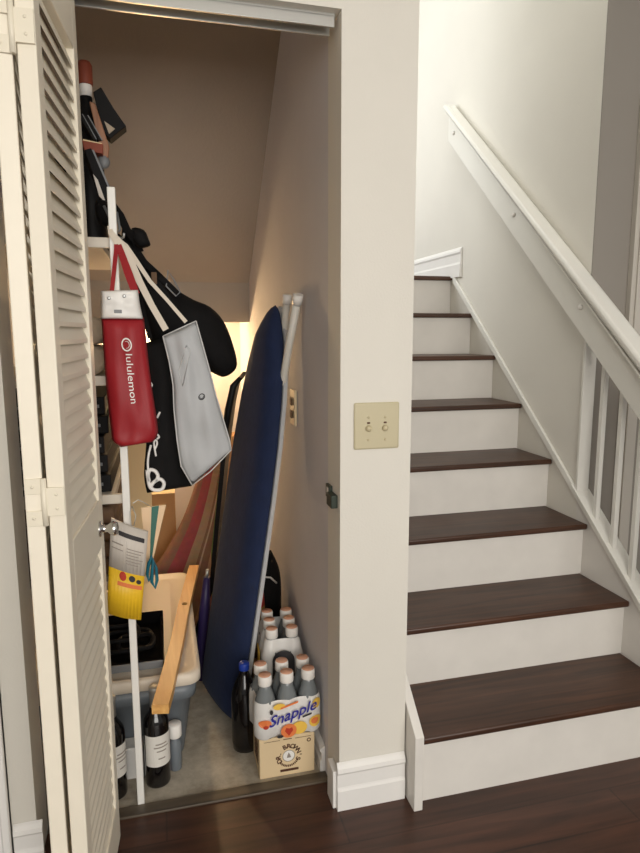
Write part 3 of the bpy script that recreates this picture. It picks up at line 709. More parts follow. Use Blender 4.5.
loft(b, [rrect(lerp_rect(0), 0.0), rrect(lerp_rect(0.05), 0.008), rrect(lerp_rect(0.78), 0.21), rrect(grow(lerp_rect(0.8), 0.012), 0.215), rrect(grow(lerp_rect(0.9), 0.012), 0.255), rrect(lerp_rect(0.92), 0.258), rrect(lerp_rect(1), 0.283)])
b.build('tub', 'bin', bn)
b = MB(); h1 = lerp_rect(1)
loft(b, [rrect(grow(h1, 0.016), 0.266), rrect(grow(h1, 0.02), 0.270), rrect(grow(h1, 0.02), 0.298), rrect(grow(h1, 0.014), 0.304), rrect(grow(h1, 0.002), 0.304), rrect(grow(h1, -0.012), 0.296), rrect(grow(h1, -0.05), 0.296), rrect(grow(h1, -0.06), 0.302)])
b.build('lid', 'lid', bn)
ca = thing('equipment_case', 'black open case with coiled black cables and grey front strip on the cream bin lid', 'case', (-0.6, 0.55, 0.303))
b = MB(); b.m('matte_black')
for q in (((-0.80, 0.335, .303), (-0.455, 0.645, .310)), ((-0.80, 0.335, .303), (-0.455, 0.345, .332)), ((-0.80, 0.635, .303), (-0.455, 0.645, .35)), ((-0.465, 0.335, .303), (-0.455, 0.645, .335)), ((-0.80, 0.335, .303), (-0.79, 0.645, .335))): b.box(*q, 0.003)
b.build('tray', None, ca)
b = MB(); b.box((-0.64, 0.329, .306), (-0.458, 0.3345, .330), 0.002); b.build('front_strip', 'grey_plastic', ca)
b = MB()
for k in range(3):
    cx, cy, rr_ = ((-0.57, 0.50, 0.08), (-0.54, 0.47, 0.055), (-0.60, 0.53, 0.065))[k]
    b.tube([(cx+rr_*math.cos(t), cy+rr_*math.sin(t), 0.322+0.007*k+0.006*math.sin(3*t)) for t in [2*math.pi*j/26 for j in range(26)]], 0.007, 8, True)
b.build('cable', 'black_fabric', ca)

lv = thing('wooden_stake', 'long golden wooden stake lying across the cream bin lid and jutting out in front', 'wood strip', (-0.40, 0.6, 0.306))
b = MB()
ctr = [V(p) for p in ((-0.4670, 0.0930, 0.3300), (-0.4550, 0.1580, 0.3330), (-0.4150, 0.4290, 0.3330), (-0.3800, 0.7130, 0.3330), (-0.3230, 1.0990, 0.3330))]
secs = []
for i, c in enumerate(ctr):
    t = (ctr[min(i+1, 4)] - ctr[max(i-1, 0)]).normalized(); w = t.cross(V((0, 0, 1))).normalized(); up = V((0, 0, 1)); hw = (0.0225, .0225, .0205, .021, .0205)[i]
    secs.append([b.bm.verts.new(c + w*a*hw + up*z) for a, z in ((-1, -.026), (1, -.026), (1, 0), (-1, 0))])
for A, B in zip(secs, secs[1:]):
    for k in range(4): b.face([A[k], A[(k+1) % 4], B[(k+1) % 4], B[k]])
b.face(secs[0][::-1]); b.face(secs[-1]); b.build('bar', 'level', lv)
b = MB(); b.lathe([(0.010, 0), (0.010, 0.002), (0.006, 0.002), (0.006, 0.0005), (0, 0.0005)], V((-0.3800, 0.7130, 0.3330))+V((0.002, 0, .0002)), 14); b.build('eyelet', 'brass', lv)

# ------------------------------------------------------------------ wine bottles and the small things beside them
def wine(loc, label, turn):
    t = thing('wine_bottle', label, 'bottle', loc, 'wine bottles on the closet floor')
    x, y, z = loc
    prof = [(0.030, 0), (0.0355, 0.004), (0.0365, 0.01), (0.0368, 0.19), (0.034, 0.207), (0.026, 0.222), (0.0175, 0.234), (0.0150, 0.246), (0.0145, 0.262)]
    MB().lathe(prof, loc, 28).build('glass_body', 'glass_dark', t)
    b = MB(); b.lathe([(0.0155, 0.240), (0.0152, 0.29), (0.0165, 0.292), (0.0165, 0.302), (0.013, 0.305), (0, 0.305)], loc, 20); b.build('capsule', 'foil', t)
    b = MB(); b.m('label'); n = 18
    def P(a, h, r=0.0373): return V((x + r*math.cos(R(a)), y + r*math.sin(R(a)), z+h))
    a0, a1 = turn-78, turn+78
    def band(a0, a1, h0, h1, r, n=14):
        for k in range(n):
            p, q = a0+(a1-a0)*k/n, a0+(a1-a0)*(k+1)/n
            b.face([b.bm.verts.new(v) for v in (P(p, h0, r), P(q, h0, r), P(q, h1, r), P(p, h1, r))], True)
    band(a0, a1, 0.072, 0.168, 0.0373)
    b.m('label_ink')
    for h, w in ((0.140, 26), (0.130, 34), (0.118, 22), (0.095, 16)): band(turn-w, turn+w, h, h+0.004, 0.0376, 8)
    b.build('paper_label', None, t)
wine((-0.484, 0.235, 0), 'dark wine bottle with a white label right of the white post', -68)
wine((-0.606, 0.213, 0), 'dark wine bottle half hidden between the louvred door and the white post', -40)
sb = thing('cardboard_box', 'small pale box behind the wine bottles against the bin', 'box', (-0.55, 0.29, 0))
b = MB(); b.box((-0.60, 0.262, 0), (-0.525, 0.318, 0.10), 0.003); b.build('carton', 'white_film', sb)
pb = tag(MB().m('pink').box((-0.50, 0.272, 0), (-0.448, 0.307, 0.155), 0.003).build('gift_box', None, None, (-0.46, 0.3, 0)), 'pink box standing behind the right wine bottle against the bin', 'box')
j = thing('jar', 'small white capped jar standing on a narrow box beside the right wine bottle', 'jar', (-0.418, 0.285, 0.0))
rt = Matrix.Rotation(R(90), 3, 'X')
b = MB(); b.lathe([(0.016, 0), (0.0185, 0.003), (0.0185, 0.09), (0.012, 0.1), (0.012, 0.11)], (-0.432, 0.280, 0), 18); b.build('body', 'bin', j)
b = MB(); b.lathe([(0.020, 0.108), (0.021, 0.111), (0.021, 0.147), (0.018, 0.15), (0, 0.15)], (-0.432, 0.280, 0), 18); b.build('cap', 'cap_white', j)

# ------------------------------------------------------------------ ironing board leaning on the wall
ib = thing('ironing_board', 'navy blue ironing board leaning upright against the right closet wall', 'ironing board', (-0.27, 0.53, 0))
Bt, Tp = V((-0.268, 0.561, 0.02)), V((-0.056, 0.553, 1.405))
ax = (Tp-Bt); Ln = ax.length; ax.normalize()
wd = V((-0.095, 0.28, 0)); wd = (wd - ax*wd.dot(ax)).normalized()
nf = ax.cross(wd).normalized()
if nf.x > 0: nf = -nf
def ibp(s_, w): return Bt + ax*(s_*Ln) + wd*w
prof = [(0.0, 0.135), (0.012, 0.150), (0.06, 0.158), (0.3, 0.160), (0.55, 0.158), (0.68, 0.150), (0.78, 0.134), (0.86, 0.112), (0.92, 0.084), (0.955, 0.060), (0.98, 0.038), (0.993, 0.020), (1.0, 0.0)]
outl = [ibp(s_, w) for s_, w in prof] + [ibp(s_, -w) for s_, w in prof[-2::-1]]
KW = 0.138/0.16
cen = [ibp(s_, 0) for s_, w in prof] + [ibp(s_, 0) for s_, w in prof[-2::-1]]
outl = [c + (p-c)*KW for p, c in zip(outl, cen)]
cross = [(1, -0.008), (1, 0), (.97, .02), (.92, .027), (.85, .03), (.4, .036), (.1, .0375), (-.2, .038), (-.4, .0372), (-.55, .035), (-.68, .031), (-.8, .025), (-.9, .017), (-.97, .007), (-1, 0), (-1, -0.008)]
dense = []
for (s0, w0), (s1, w1) in zip(prof, prof[1:]):
    for k in range(4): dense.append((s0+(s1-s0)*k/4, w0+(w1-w0)*k/4))
dense.append((0.9995, 0.004))
b = MB(); b.m('navy'); gr = []
for s_, w in dense:
    end = min(1, (s_+0.004)/0.02)**0.5
    gr.append([b.bm.verts.new(ibp(s_, w*KW*t) + nf*(o*min(1, w/0.08)*(end if o > 0 else 1))) for t, o in cross])
for A, B in zip(gr, gr[1:]):
    for k in range(len(cross)): b.face([A[k], A[(k+1) % len(cross)], B[(k+1) % len(cross)], B[k]], k < len(cross)-1)
b.face(gr[0][::-1]); b.face(gr[-1])
b.build('cover', None, ib)
b = MB(); b.prism([c + (p-c)*1.0 - nf*0.0125 for p, c in zip(outl, cen)], nf*-0.014); b.build('metal_deck', 'deck', ib)
ft1, ft2 = V((-0.022, 0.365, 1.418)), V((-0.027, 0.50, 1.425))
lg1 = [ft1, V((-0.040, 0.43, 1.26)), V((-0.060, 0.52, 1.04)), V((-0.075, 0.56, 0.92))]
lg2 = [ft2, V((-0.036, 0.53, 1.26)), V((-0.056, 0.57, 1.04)), V((-0.075, 0.60, 0.90))]
lg3 = [V((-0.202, 0.445, 0.014)), V((-0.154, 0.45, 0.403)), V((-0.126, 0.455, 0.60)), V((-0.098, 0.47, 0.80)), V((-0.085, 0.49, 0.88))]
for l in (lg1, lg2, lg3):
    b = MB(); b.tube(l, 0.0125 if l is not lg3 else 0.009, 12); lo_ = b.build('leg', 'white_metal', ib)
    b = MB(); b.tube([l[0]+(l[0]-l[1]).normalized()*-0.02, l[0]+(l[0]-l[1]).normalized()*0.012], 0.0155 if l is not lg3 else 0.012, 12); b.build('foot_cap', 'cap_white', lo_)

fp = thing('folding_tray_table', 'folded table with grey edge and black rounded end behind the ironing board', 'table', (-0.33, 0.66, 0))
q1 = [(-0.1630, 0.7000, 1.1580), (-0.1880, 0.7000, 1.1300), (-0.2070, 0.7100, 1.0440), (-0.2260, 0.7300, 0.9040), (-0.2540, 0.7800, 0.6220), (-0.2810, 0.8300, 0.3280)]
lp = [V(p) for p in q1]; lp.append(V((-0.385, 0.90, 0.0)))
rp = [p + V((0.035, 0.16, 0.012)) for p in lp[:-1]] + [V((-0.35, 1.06, 0.0))]
b = MB()
poly = lp + rp[::-1]
for A0, A1, B0, B1 in zip(lp, lp[1:], rp, rp[1:]):
    pass
sec = [[b.bm.verts.new(l), b.bm.verts.new(r_), b.bm.verts.new(r_+V((.016, -.003, 0))), b.bm.verts.new(l+V((.016, -.003, 0)))] for l, r_ in zip(lp, rp)]
for A, B in zip(sec, sec[1:]):
    for k in range(4): b.face([A[k], A[(k+1) % 4], B[(k+1) % 4], B[k]])
b.face(sec[0]); b.face(sec[-1][::-1]); b.build('panel', 'black_plastic', fp)
b = MB(); b.tube([p+V((.004, -.006, 0)) for p in lp[:4]], [0.008, 0.012, 0.013, 0.010], 10); b.build('end_grip', 'black_plastic', fp)

um = thing('umbrella', 'folded dark purple umbrella with silver tip standing left of the ironing board', 'umbrella', (-0.305, 0.74, 0))
b = MB(); b.tube([(-0.325, 0.76, 0.0), (-0.316, 0.755, 0.15), (-0.303, 0.75, 0.30), (-0.293, 0.745, 0.415)], [0.012, 0.022, 0.02, 0.012], 12); b.build('canopy', 'purple', um)
b = MB(); b.tube([(-0.2935, 0.745, 0.41), (-0.290, 0.744, 0.445)], 0.006, 10); b.build('tip', 'silver', um)

# ------------------------------------------------------------------ drinks stacked on the right
def bottle_rows(cols, rows): return [(c, r_) for r_ in range(rows) for c in range(cols)]
BP, BR, BH = 0.066, 0.0325, 0.192
def pack(loc, cols, rows, rot, label, lettered):
    t = thing('beverage_pack', label, 'drinks', loc, 'shrink-wrapped drink packs')
    ox, oy, oz = loc
    bots = []
    first = None
    for c, r_ in bottle_rows(cols, rows):
        x = (c-(cols-1)/2)*BP; y = (r_-(rows-1)/2)*BP
        if first is None:
            b = MB(); b.lathe([(0.026, 0), (0.031, 0.004), (BR, 0.012), (BR, 0.098), (0.030, 0.115), (0.023, 0.138), (0.0185, 0.152), (0.0178, 0.168)], (0, 0, 0), 20)
            first = b.build('bottle', 'tea', None); first.parent = t
            b = MB(); b.lathe([(0.0195, 0.162), (0.0205, 0.164), (0.0205, 0.186), (0.0185, BH), (0, BH)], (0, 0, 0), 20)
            b.m('cap_white'); 
            cp = b.build('cap', 'cap_white', None); cp.parent = first
            cp.data.materials.append(M['cap_peach'])
            for p in cp.data.polygons:
                if p.center.z > 0.1905: p.material_index = 1
            o = first
        else: o = copy_tree(first, t)
        o.location = (x, y, 0)
    # printed film round the bottles, scalloped between them
    W2, D2 = cols*BP/2+0.002, rows*BP/2+0.002
    def outline(g, dip):
        o = []; rc = BR+g
        N = 96
        hw, hd = W2+g, D2+g
        segs = []
        def arc(cx, cy, a0):
            for k in range(7): a = R(a0+90*k/6); segs.append((cx+rc*math.cos(a), cy+rc*math.sin(a)))
        arc(hw-rc, hd-rc, 0)
        m = 10
        def line(p, q, cnt):
            if cnt <= 1: return
            for k in range(1, m*(cnt-1)):
                f = k/(m*(cnt-1)); d = dip*abs(math.sin(math.pi*f*(cnt-1)))
                px, py = p[0]+(q[0]-p[0])*f, p[1]+(q[1]-p[1])*f
                L_ = math.hypot(px, py)
                nx, ny = (0, -1 if py > 0 else 1) if abs(q[1]-p[1]) < 1e-6 else ((-1 if px > 0 else 1), 0)
                segs.append((px+nx*d, py+ny*d))
        line((hw-rc, hd), (-hw+rc, hd), cols); arc(-hw+rc, hd-rc, 90)
        line((-hw, hd-rc), (-hw, -hd+rc), rows); arc(-hw+rc, -hd+rc, 180)
        line((-hw+rc, -hd), (hw-rc, -hd), cols); arc(hw-rc, -hd+rc, 270)
        line((hw, -hd+rc), (hw, hd-rc), rows)
        return segs
    b = MB(); rings = []
    tall = () if lettered else ((0.150, -0.009, 0.008), (0.160, -0.016, 0.006))
    for z, g, dip in ((0.002, -0.004, 0.010), (0.008, 0.0005, 0.008), (0.05, 0.0015, 0.006), (0.085, 0.001, 0.006), (0.105, 0.0, 0.008), (0.118, -0.0035, 0.009)) + tall:
        rings.append([V((x, y, z)) for x, y in outline(g, dip)])
    loft(b, rings, cap=False)
    b.m('white_film')
    if lettered:
        hd = D2 + 0.004
        def fr(x, y):   # front face of the film
            dip = 0.005*abs(math.sin(math.pi*max(-1.5, min(1.5, x/BP))+math.pi/2)) if abs(x) < BP else 0
            edge = max(0, abs(x)-(W2-BR))
            yy = -(hd - BR) - math.sqrt(max(1e-6, (BR+0.0005)**2 - min(edge, BR)**2))
            return V((x, yy - 0.0012, y))
        b.m('yellow_ink'); b.disc(0.028, 0.03, 0.024, lambda x, y: fr(x, y)+V((0, .0004, 0)), 18, ry=0.02); b.disc(-0.032, 0.107, 0.018, lambda x, y: fr(x, y)+V((0, .0004, 0)), 14, ry=0.010); b.disc(0.078, 0.042, 0.020, lambda x, y: fr(x, y)+V((0, .0004, 0)), 14, ry=0.018)
        b.disc(0.082, 0.098, 0.014, lambda x, y: fr(x, y)+V((0, .0004, 0)), 14, ry=0.016)
        b.m('orange'); b.disc(-0.074, 0.058, 0.019, lambda x, y: fr(x, y)+V((0, .0004, 0)), 14, ry=0.013); b.disc(-0.004, 0.026, 0.024, lambda x, y: fr(x, y)+V((0, .0002, 0)), 14, ry=0.022); b.disc(0.076, 0.044, 0.012, fr, 14, ry=0.010)
        b.m('peach_red'); b.poly([(-0.004, 0.010), (0.009, 0.026), (0.006, 0.036), (-0.003, 0.033), (-0.012, 0.037), (-0.016, 0.027)], fr); b.disc(-0.072, 0.048, 0.008, fr, 10, ry=0.006)
        b.m('orange'); sl = math.tan(R(14))
        b.prism([fr(-0.028, 0.098), fr(0.025, 0.111), fr(0.025, 0.117), fr(-0.028, 0.104)], (0, -0.0004, 0))
        b.m('blue_ink'); b.text('Snapple', lambda x, y: fr(x + 0.008, y + 0.078 + x*sl)+V((0, -.0006, 0)), 0.047, shear=0.25, depth=0.0006)
        b.m('logo_dark'); b.prism([fr(0.038, 0.060), fr(0.066, 0.067), fr(0.066, 0.072), fr(0.038, 0.065)], (0, -0.0004, 0)); b.disc(-0.055, 0.093, 0.005, fr, 10, ry=0.008)
        b.disc(-0.03, 0.012, 0.010, fr, 10, ry=0.005)
    else:
        # the open end of the film: dark arch over the bottles
        hd = D2 + 0.004
        b.m('logo_dark'); pts = [(-0.036, 0.02)] + [(0.036*math.cos(R(180-a)), 0.098+0.032*math.sin(R(a))) for a in range(0, 181, 15)] + [(0.036, 0.02)]
        b.poly(pts, lambda x, y: V((x, -(hd-BR) - math.sqrt(max(1e-6, (BR+0.0005)**2 - max(0, abs(x)-(W2-BR))**2)) - 0.0012 + max(0, y-0.112)*0.28, y)))
        b.m('yellow_ink'); b.box((-W2-0.004, -0.03, 0.03), (-W2-0.001, 0.03, 0.095))
    b.mats.insert(0, M['white_film']) if M['white_film'] not in b.mats else None
    o = b.build('printed_film', 'white_film', None, fixn=False); o.parent = t
    t.rotation_euler = (0, 0, R(rot))
    return t
CZ = 0.128
pack((-0.104, 0.222, CZ+0.001), 3, 2, 2, 'wrapped six-pack of clear drink bottles with blue lettering on the tan carton', True)
ct = thing('drink_carton', 'small tan cardboard carton with brown round emblem under the lettered six-pack', 'carton', (-0.108, 0.225, 0))
b = MB(); b.m('carton'); b.box((-0.192, 0.163, 0), (-0.024, 0.292, CZ), 0.003)
def cf(x, y, o=0.0006): return V((-0.108+x, 0.163-o, y))
b.m('brown_ink')
def arc_text(word, r, a0, a1, size, cx, cy, flip=1):
    for k, ch in enumerate(word):
        if ch == ' ': continue
        a = R(a0 + (a1-a0)*k/(len(word)-1)); cx_, cy_ = cx + r*math.cos(a), cy + r*math.sin(a); rot = a - math.pi/2 if flip > 0 else a + math.pi/2
        b.text(ch, lambda x, y: cf(cx_ + x*math.cos(rot) - y*math.sin(rot), cy_ + x*math.sin(rot) + y*math.cos(rot)), size, depth=0.0007)
arc_text("DR. BROWN'S", 0.031, 205, -25, 0.020, 0.004, 0.064)
for k in range(12):
    a0_, a1_ = R(215+10*k), R(215+10*k+7)
    b.poly([(0.004+r_*math.cos(a), 0.062+r_*math.sin(a)) for r_, a in ((0.027, a0_), (0.034, a0_), (0.034, a1_), (0.027, a1_))], cf)
b.m('white_print'); b.disc(0.004, 0.064, 0.019, cf, 20); b.m('label_ink'); b.disc(0.004, 0.064, 0.019, lambda x, y: cf(x, y, .0008), 20, r_in=0.9); b.poly([(-.002, .058), (.011, .058), (.009, .066), (.004, .075), (.0, .066)], lambda x, y: cf(x, y, .0009))
b.m('brown_ink'); b.poly([(-0.012, 0.118), (0.014, 0.118), (0.014, 0.1205), (-0.012, 0.1205)], cf); b.poly([(-0.07, 0.1175), (-0.022, 0.1175), (-0.022, 0.119), (-0.07, 0.119)], cf); b.poly([(0.024, 0.1175), (0.072, 0.1175), (0.072, 0.119), (0.024, 0.119)], cf)
b.poly([(-0.022, 0.014), (0.034, 0.014), (0.034, 0.022), (-0.022, 0.022)], cf); b.disc(0.066, 0.106, 0.0065, cf, 12, r_in=0.55)
for k in range(6): b.box((-0.1926, 0.19+0.0*k, 0.03+0.012*k), (-0.1919, 0.255, 0.037+0.012*k))
b.build('box', None, ct)
pack((-0.078, 0.440, 0.176), 2, 3, -3, 'wrapped six-pack of drink bottles with its open film end, on the brown carton behind', False)
c2 = thing('drink_carton', 'brown cardboard carton under the rear six-pack of bottles', 'carton', (-0.08, 0.44, 0))
b = MB(); b.box((-0.165, 0.325, 0), (-0.014, 0.555, 0.175), 0.004); b.build('box', 'carton_side', c2)
sd = thing('soda_bottle', 'large dark soda bottle with a blue cap left of the stacked drinks', 'bottle', (-0.212, 0.325, 0))
b = MB(); P0_ = (-0.212, 0.325, 0)
b.lathe([(0.030, 0), (0.040, 0.006), (0.043, 0.03), (0.0425, 0.17), (0.040, 0.195), (0.030, 0.225), (0.018, 0.25), (0.0135, 0.262), (0.0135, 0.275)], P0_, 26); b.build('body', 'cola', sd)
b = MB(); b.lathe([(0.0165, 0.268), (0.0168, 0.27), (0.0168, 0.288), (0.0145, 0.291), (0, 0.291)], P0_, 18); b.build('cap', 'cap_blue', sd)
b = MB()
for key, z0_, z1_ in (('yellow_ink', 0.15, 0.175), ('label', 0.105, 0.15)):
    b.m(key)
    for k in range(10):
        a_, c_ = R(-62+14*k), R(-62+14*(k+1))
        b.face([b.bm.verts.new(V(P0_)+V((0.0434*math.cos(q), 0.0434*math.sin(q), z))) for q, z in ((a_, z0_), (c_, z0_), (c_, z1_), (a_, z1_))], True)
b.build('label', None, sd)
ck = thing('snack_bag', 'brown snack bag with red and gold top between ironing board and rear six-pack', 'bag', (-0.16, 0.58, 0))
b = MB(); b.m('brown_foil'); f_ = b.soft([(-0.183, 0.60, 0.40), (-0.187, 0.60, 0.30), (-0.19, 0.60, 0.15), (-0.185, 0.60, 0.0)], [(-0.10, 0.62, 0.40), (-0.095, 0.62, 0.30), (-0.09, 0.62, 0.15), (-0.095, 0.62, 0.0)], 0.03, 0.025, (-0.3, -1, 0), wr=0.003, seed=21)
b.mats += [M['gold_print'], M['red_foil']]
for f in b.bm.faces:
    z = f.calc_center_median().z; f.material_index = 2 if z > 0.345 else (1 if z > 0.265 else 0)
b.build('pouch', None, ck)
bd = thing('cable_bag', 'black bag with a pale cord behind the drinks in the corner', 'bag', (-0.06, 0.72, 0))
b = MB(); b.soft([(-0.135, 0.70, 0.50), (-0.14, 0.69, 0.40), (-0.15, 0.68, 0.2), (-0.15, 0.68, 0)], [(-0.05, 0.74, 0.50), (-0.016, 0.74, 0.40), (-0.014, 0.74, 0.2), (-0.014, 0.74, 0)], 0.05, 0.04, wr=0.003, seed=4); b.build('body', 'black_fabric', bd)
b = MB(); b.tube([(-0.125, 0.66, 0.41), (-0.10, 0.645, 0.435), (-0.07, 0.645, 0.43), (-0.045, 0.66, 0.40)], 0.0035, 8); b.build('cord', 'wire', bd)

# ------------------------------------------------------------------ back of the closet: rug, box, card, leaves, lamp
rg_ = thing('rolled_rug', 'striped maroon and tan rug standing behind the storage bin', 'rug', (-0.36, 1.3, 0))
b = MB(); b.m('rug')
Lr = [(-0.2400, 1.5000, 0.8060), (-0.2860, 1.4400, 0.6250), (-0.3550, 1.3800, 0.4610), (-0.4320, 1.3300, 0.3390), (-0.4990, 1.2900, 0.2320)]; Rr = [(-0.0650, 1.5000, 0.8470), (-0.1010, 1.4400, 0.6380), (-0.1410, 1.3800, 0.4350), (-0.1840, 1.3300, 0.2580), (-0.2200, 1.2900, 0.0800)]
Lr.append(V((-0.50, 1.22, 0.0))); Rr.append(V((-0.28, 1.22, 0.0)))
b.soft(Lr, Rr, 0.055, 0.05, (-.2, -1, .1), wr=0.004, seed=8, flat=0.5); b.build('roll', None, rg_)
bx = thing('cardboard_box', 'open brown cardboard box with cream flaps behind the pamphlet', 'box', (-0.50, 1.6, 0))
b = MB(); b.box((-0.66, 1.52, 0), (-0.385, 1.74, 0.60), 0.003); b.build('carton', 'cardboard', bx)
b = MB(); b.prism([(-0.385, 1.52, 0.60), (-0.385, 1.74, 0.60), (-0.34, 1.74, 0.67), (-0.34, 1.52, 0.67)], (0.004, 0, -0.003)); b.build('flap', 'cream_card', bx)
b = MB(); b.prism([(-0.66, 1.515, 0.60), (-0.385, 1.515, 0.60), (-0.385, 1.45, 0.565), (-0.66, 1.45, 0.565)], (0, 0.004, 0.003)); b.build('flap', 'cream_card', bx)
sh = thing('cardboard_sheet', 'cream cardboard sheets leaning between the shelf rack and the black tote', 'cardboard', (-0.56, 1.16, 0))
b = MB()
for k in range(3): b.prism([(-0.60+.016*k, 1.13+.02*k, 0), (-0.54+.016*k, 1.17+.02*k, 0), (-0.52+.016*k, 1.19+.02*k, 0.95-.05*k), (-0.58+.016*k, 1.15+.02*k, 0.98-.05*k)], (0.006, -0.002, 0))
b.build('sheet', 'cream_card', sh)
lf = thing('artificial_sprig', 'small green leafy sprig showing beside the ironing board and grey tote', 'plant', (-0.20, 1.02, 0))
b = MB(); b.tube([(-0.255, 1.06, 0.0), (-0.25, 1.05, 0.4), (-0.215, 1.02, 0.70), (-0.195, 1.0, 0.80)], 0.003, 6); b.build('stem', 'leaf', lf)
b = MB()
for k in range(9):
    z = 0.68+0.016*k; a = k*2.1; c0 = V((-0.213+0.0022*k, 1.01, z)); d = V((math.cos(a)*0.7, -0.5, 0.45+0.3*math.sin(k))).normalized(); w = d.cross(V((0, -0.3, 1))).normalized()
    b.prism([c0, c0+d*.015+w*.008, c0+d*.034, c0+d*.015-w*.008], V((0, 0.0012, 0)))
b.build('leaves', 'leaf', lf)
bl = thing('bulb_lamp', 'bare warm bulb under the landing lighting the back of the closet', 'lamp', (-0.42, 1.78, 1.40))
b = MB(); b.lathe([(0.03, 0), (0.03, -0.012), (0.018, -0.02), (0.018, -0.055), (0, -0.055)], (-0.42, 1.78, 1.40), 18); b.build('socket', 'cap_white', bl)
b = MB(); b.lathe([(0.013, -0.055), (0.014, -0.065), (0.027, -0.09), (0.03, -0.108), (0.024, -0.128), (0.0, -0.137)], (-0.42, 1.78, 1.40), 18); b.build('bulb', 'bulb', bl)

# ------------------------------------------------------------------ things on the shelf rack
g = 'clutter on the top shelf'
def simple(name, label, cat, mb, mkey, org, group=None):
    return tag(mb.build(name, mkey, None, org), label, cat, group)
t = thing('spray_bottle', 'black bottle with rust red cap at the top of the shelf pile', 'bottle', (-0.605, 0.40, 1.86), g)
Pq = (-0.600, 0.42, 1.545)
b = MB(); b.lathe([(0.036, 0), (0.038, 0.006), (0.038, 0.34), (0.026, 0.37), (0.016, 0.39), (0.016, 0.41)], Pq, 20); b.build('body', 'black_plastic', t)
b = MB(); b.lathe([(0.017, 0.41), (0.017, 0.44), (0.015, 0.445)], Pq, 16); b.build('neck', 'cap_white', t)
b = MB(); b.lathe([(0.019, 0.44), (0.020, 0.445), (0.020, 0.49), (0.015, 0.50), (0, 0.50)], Pq, 16); b.build('cap', 'rust', t)
t = thing('presentation_box', 'open black box tilted on its corner above the shelf pile', 'box', (-0.54, 0.36, 1.86), g)
b = MB(); q = [V(p) for p in ((-0.5770, 0.3600, 1.9490), (-0.5560, 0.3600, 1.9640), (-0.5250, 0.3600, 1.9110), (-0.4960, 0.3600, 1.8700), (-0.5390, 0.3600, 1.8340), (-0.5560, 0.3600, 1.8500))]
b.prism(q, (0.0, 0.05, 0.0), 0.002); b.build('shell', 'black_card', t)
b = MB(); b.prism([(-0.5520, 0.3590, 1.8780), (-0.5250, 0.3590, 1.8600), (-0.5410, 0.3590, 1.8460)], (0, -0.002, 0)); b.build('liner', 'towel', t)
t = thing('wooden_paddle', 'pale wooden paddle with a rounded dark head standing among the shelf clutter', 'paddle', (-0.57, 0.33, 1.80), g)
b = MB(); b.prism([(-0.5860, 0.3350, 1.9180), (-0.5710, 0.3350, 1.9140), (-0.5410, 0.3350, 1.8090), (-0.5450, 0.3350, 1.7780), (-0.5600, 0.3350, 1.7820), (-0.5680, 0.3350, 1.8220)], (0, 0.016, 0), 0.003); b.build('handle', 'mid_wood', t)
b = MB(); b.puffy([(-0.5690, 0.3430, 1.7860), (-0.5510, 0.3430, 1.7880), (-0.5410, 0.3430, 1.7730), (-0.5450, 0.3430, 1.7570), (-0.5600, 0.3430, 1.7490), (-0.5720, 0.3430, 1.7630)], (0, -1, 0), .012, .012, 4, 4); b.build('head', 'grey_plastic', t)
t = thing('book', 'rust red book lying tilted beneath the wooden paddle', 'book', (-0.57, 0.31, 1.80), 'books on the top shelf')
b = MB(); b.prism([(-0.6060, 0.3050, 1.8110), (-0.5540, 0.3050, 1.8050), (-0.5560, 0.3050, 1.7800), (-0.6020, 0.3050, 1.7870)], (-0.004, 0.07, 0), 0.002); b.build('cover', 'rust', t)
b = MB(); b.prism([(-0.6030, 0.3060, 1.8140), (-0.5570, 0.3060, 1.8070), (-0.5570, 0.3060, 1.8020), (-0.6040, 0.3060, 1.8090)], (-0.004, 0.065, 0), 0.0005); b.build('pages', 'cream_card', t)
for q4, e4, lb in ((((-0.6120, 0.3250, 1.8800), (-0.6040, 0.3250, 1.8810), (-0.5730, 0.3250, 1.8210), (-0.5800, 0.3250, 1.8210)), ((-0.6040, 0.3240, 1.8810), (-0.6020, 0.3240, 1.8810), (-0.5700, 0.3240, 1.8210), (-0.5730, 0.3240, 1.8210)), 'upper black booklet with pale edge leaning beside the bottle'),
                   (((-0.5980, 0.3250, 1.8790), (-0.5910, 0.3250, 1.8800), (-0.5590, 0.3250, 1.8200), (-0.5660, 0.3250, 1.8190)), ((-0.5910, 0.3240, 1.8790), (-0.5880, 0.3240, 1.8790), (-0.5560, 0.3240, 1.8200), (-0.5590, 0.3240, 1.8200)), 'lower black booklet with pale edge leaning against the first')):
    t = thing('booklet', lb, 'booklet', (-0.6, 0.32, 1.85), 'booklets on the top shelf')
    b = MB(); b.prism(q4, (-0.004, 0.05, 0)); b.build('cover', 'black_card', t)
    b = MB(); b.prism(e4, (-0.004, 0.05, 0)); b.build('pages', 'grey_plastic', t)
t = thing('picture_frame', 'black framed picture slanting down behind the top of the white post', 'picture frame', (-0.56, 0.28, 1.66), g)
b = MB(); b.prism([(-0.5990, 0.2750, 1.7790), (-0.5820, 0.2750, 1.7850), (-0.5360, 0.2750, 1.6840), (-0.5350, 0.2750, 1.6490), (-0.5570, 0.2750, 1.6480)], (-0.008, 0.03, 0), 0.002); b.build('frame', 'black_card', t)
b = MB(); b.prism([(-0.5800, 0.2740, 1.7800), (-0.5750, 0.2740, 1.7800), (-0.5400, 0.2740, 1.6890), (-0.5430, 0.2740, 1.6840)], (0, -0.002, 0)); b.build('pale_edge', 'grey_plastic', t)
b = MB(); b.prism([(-0.5800, 0.2700, 1.7200), (-0.5690, 0.2700, 1.7060), (-0.5520, 0.2700, 1.6500), (-0.5680, 0.2700, 1.6660)], (0, -0.002, 0)); b.build('picture', 'pale_paper', t)
t = thing('camera_pouch', 'small black pouch with loose straps on the top shelf left of the post', 'pouch', (-0.55, 0.25, 1.545), g)
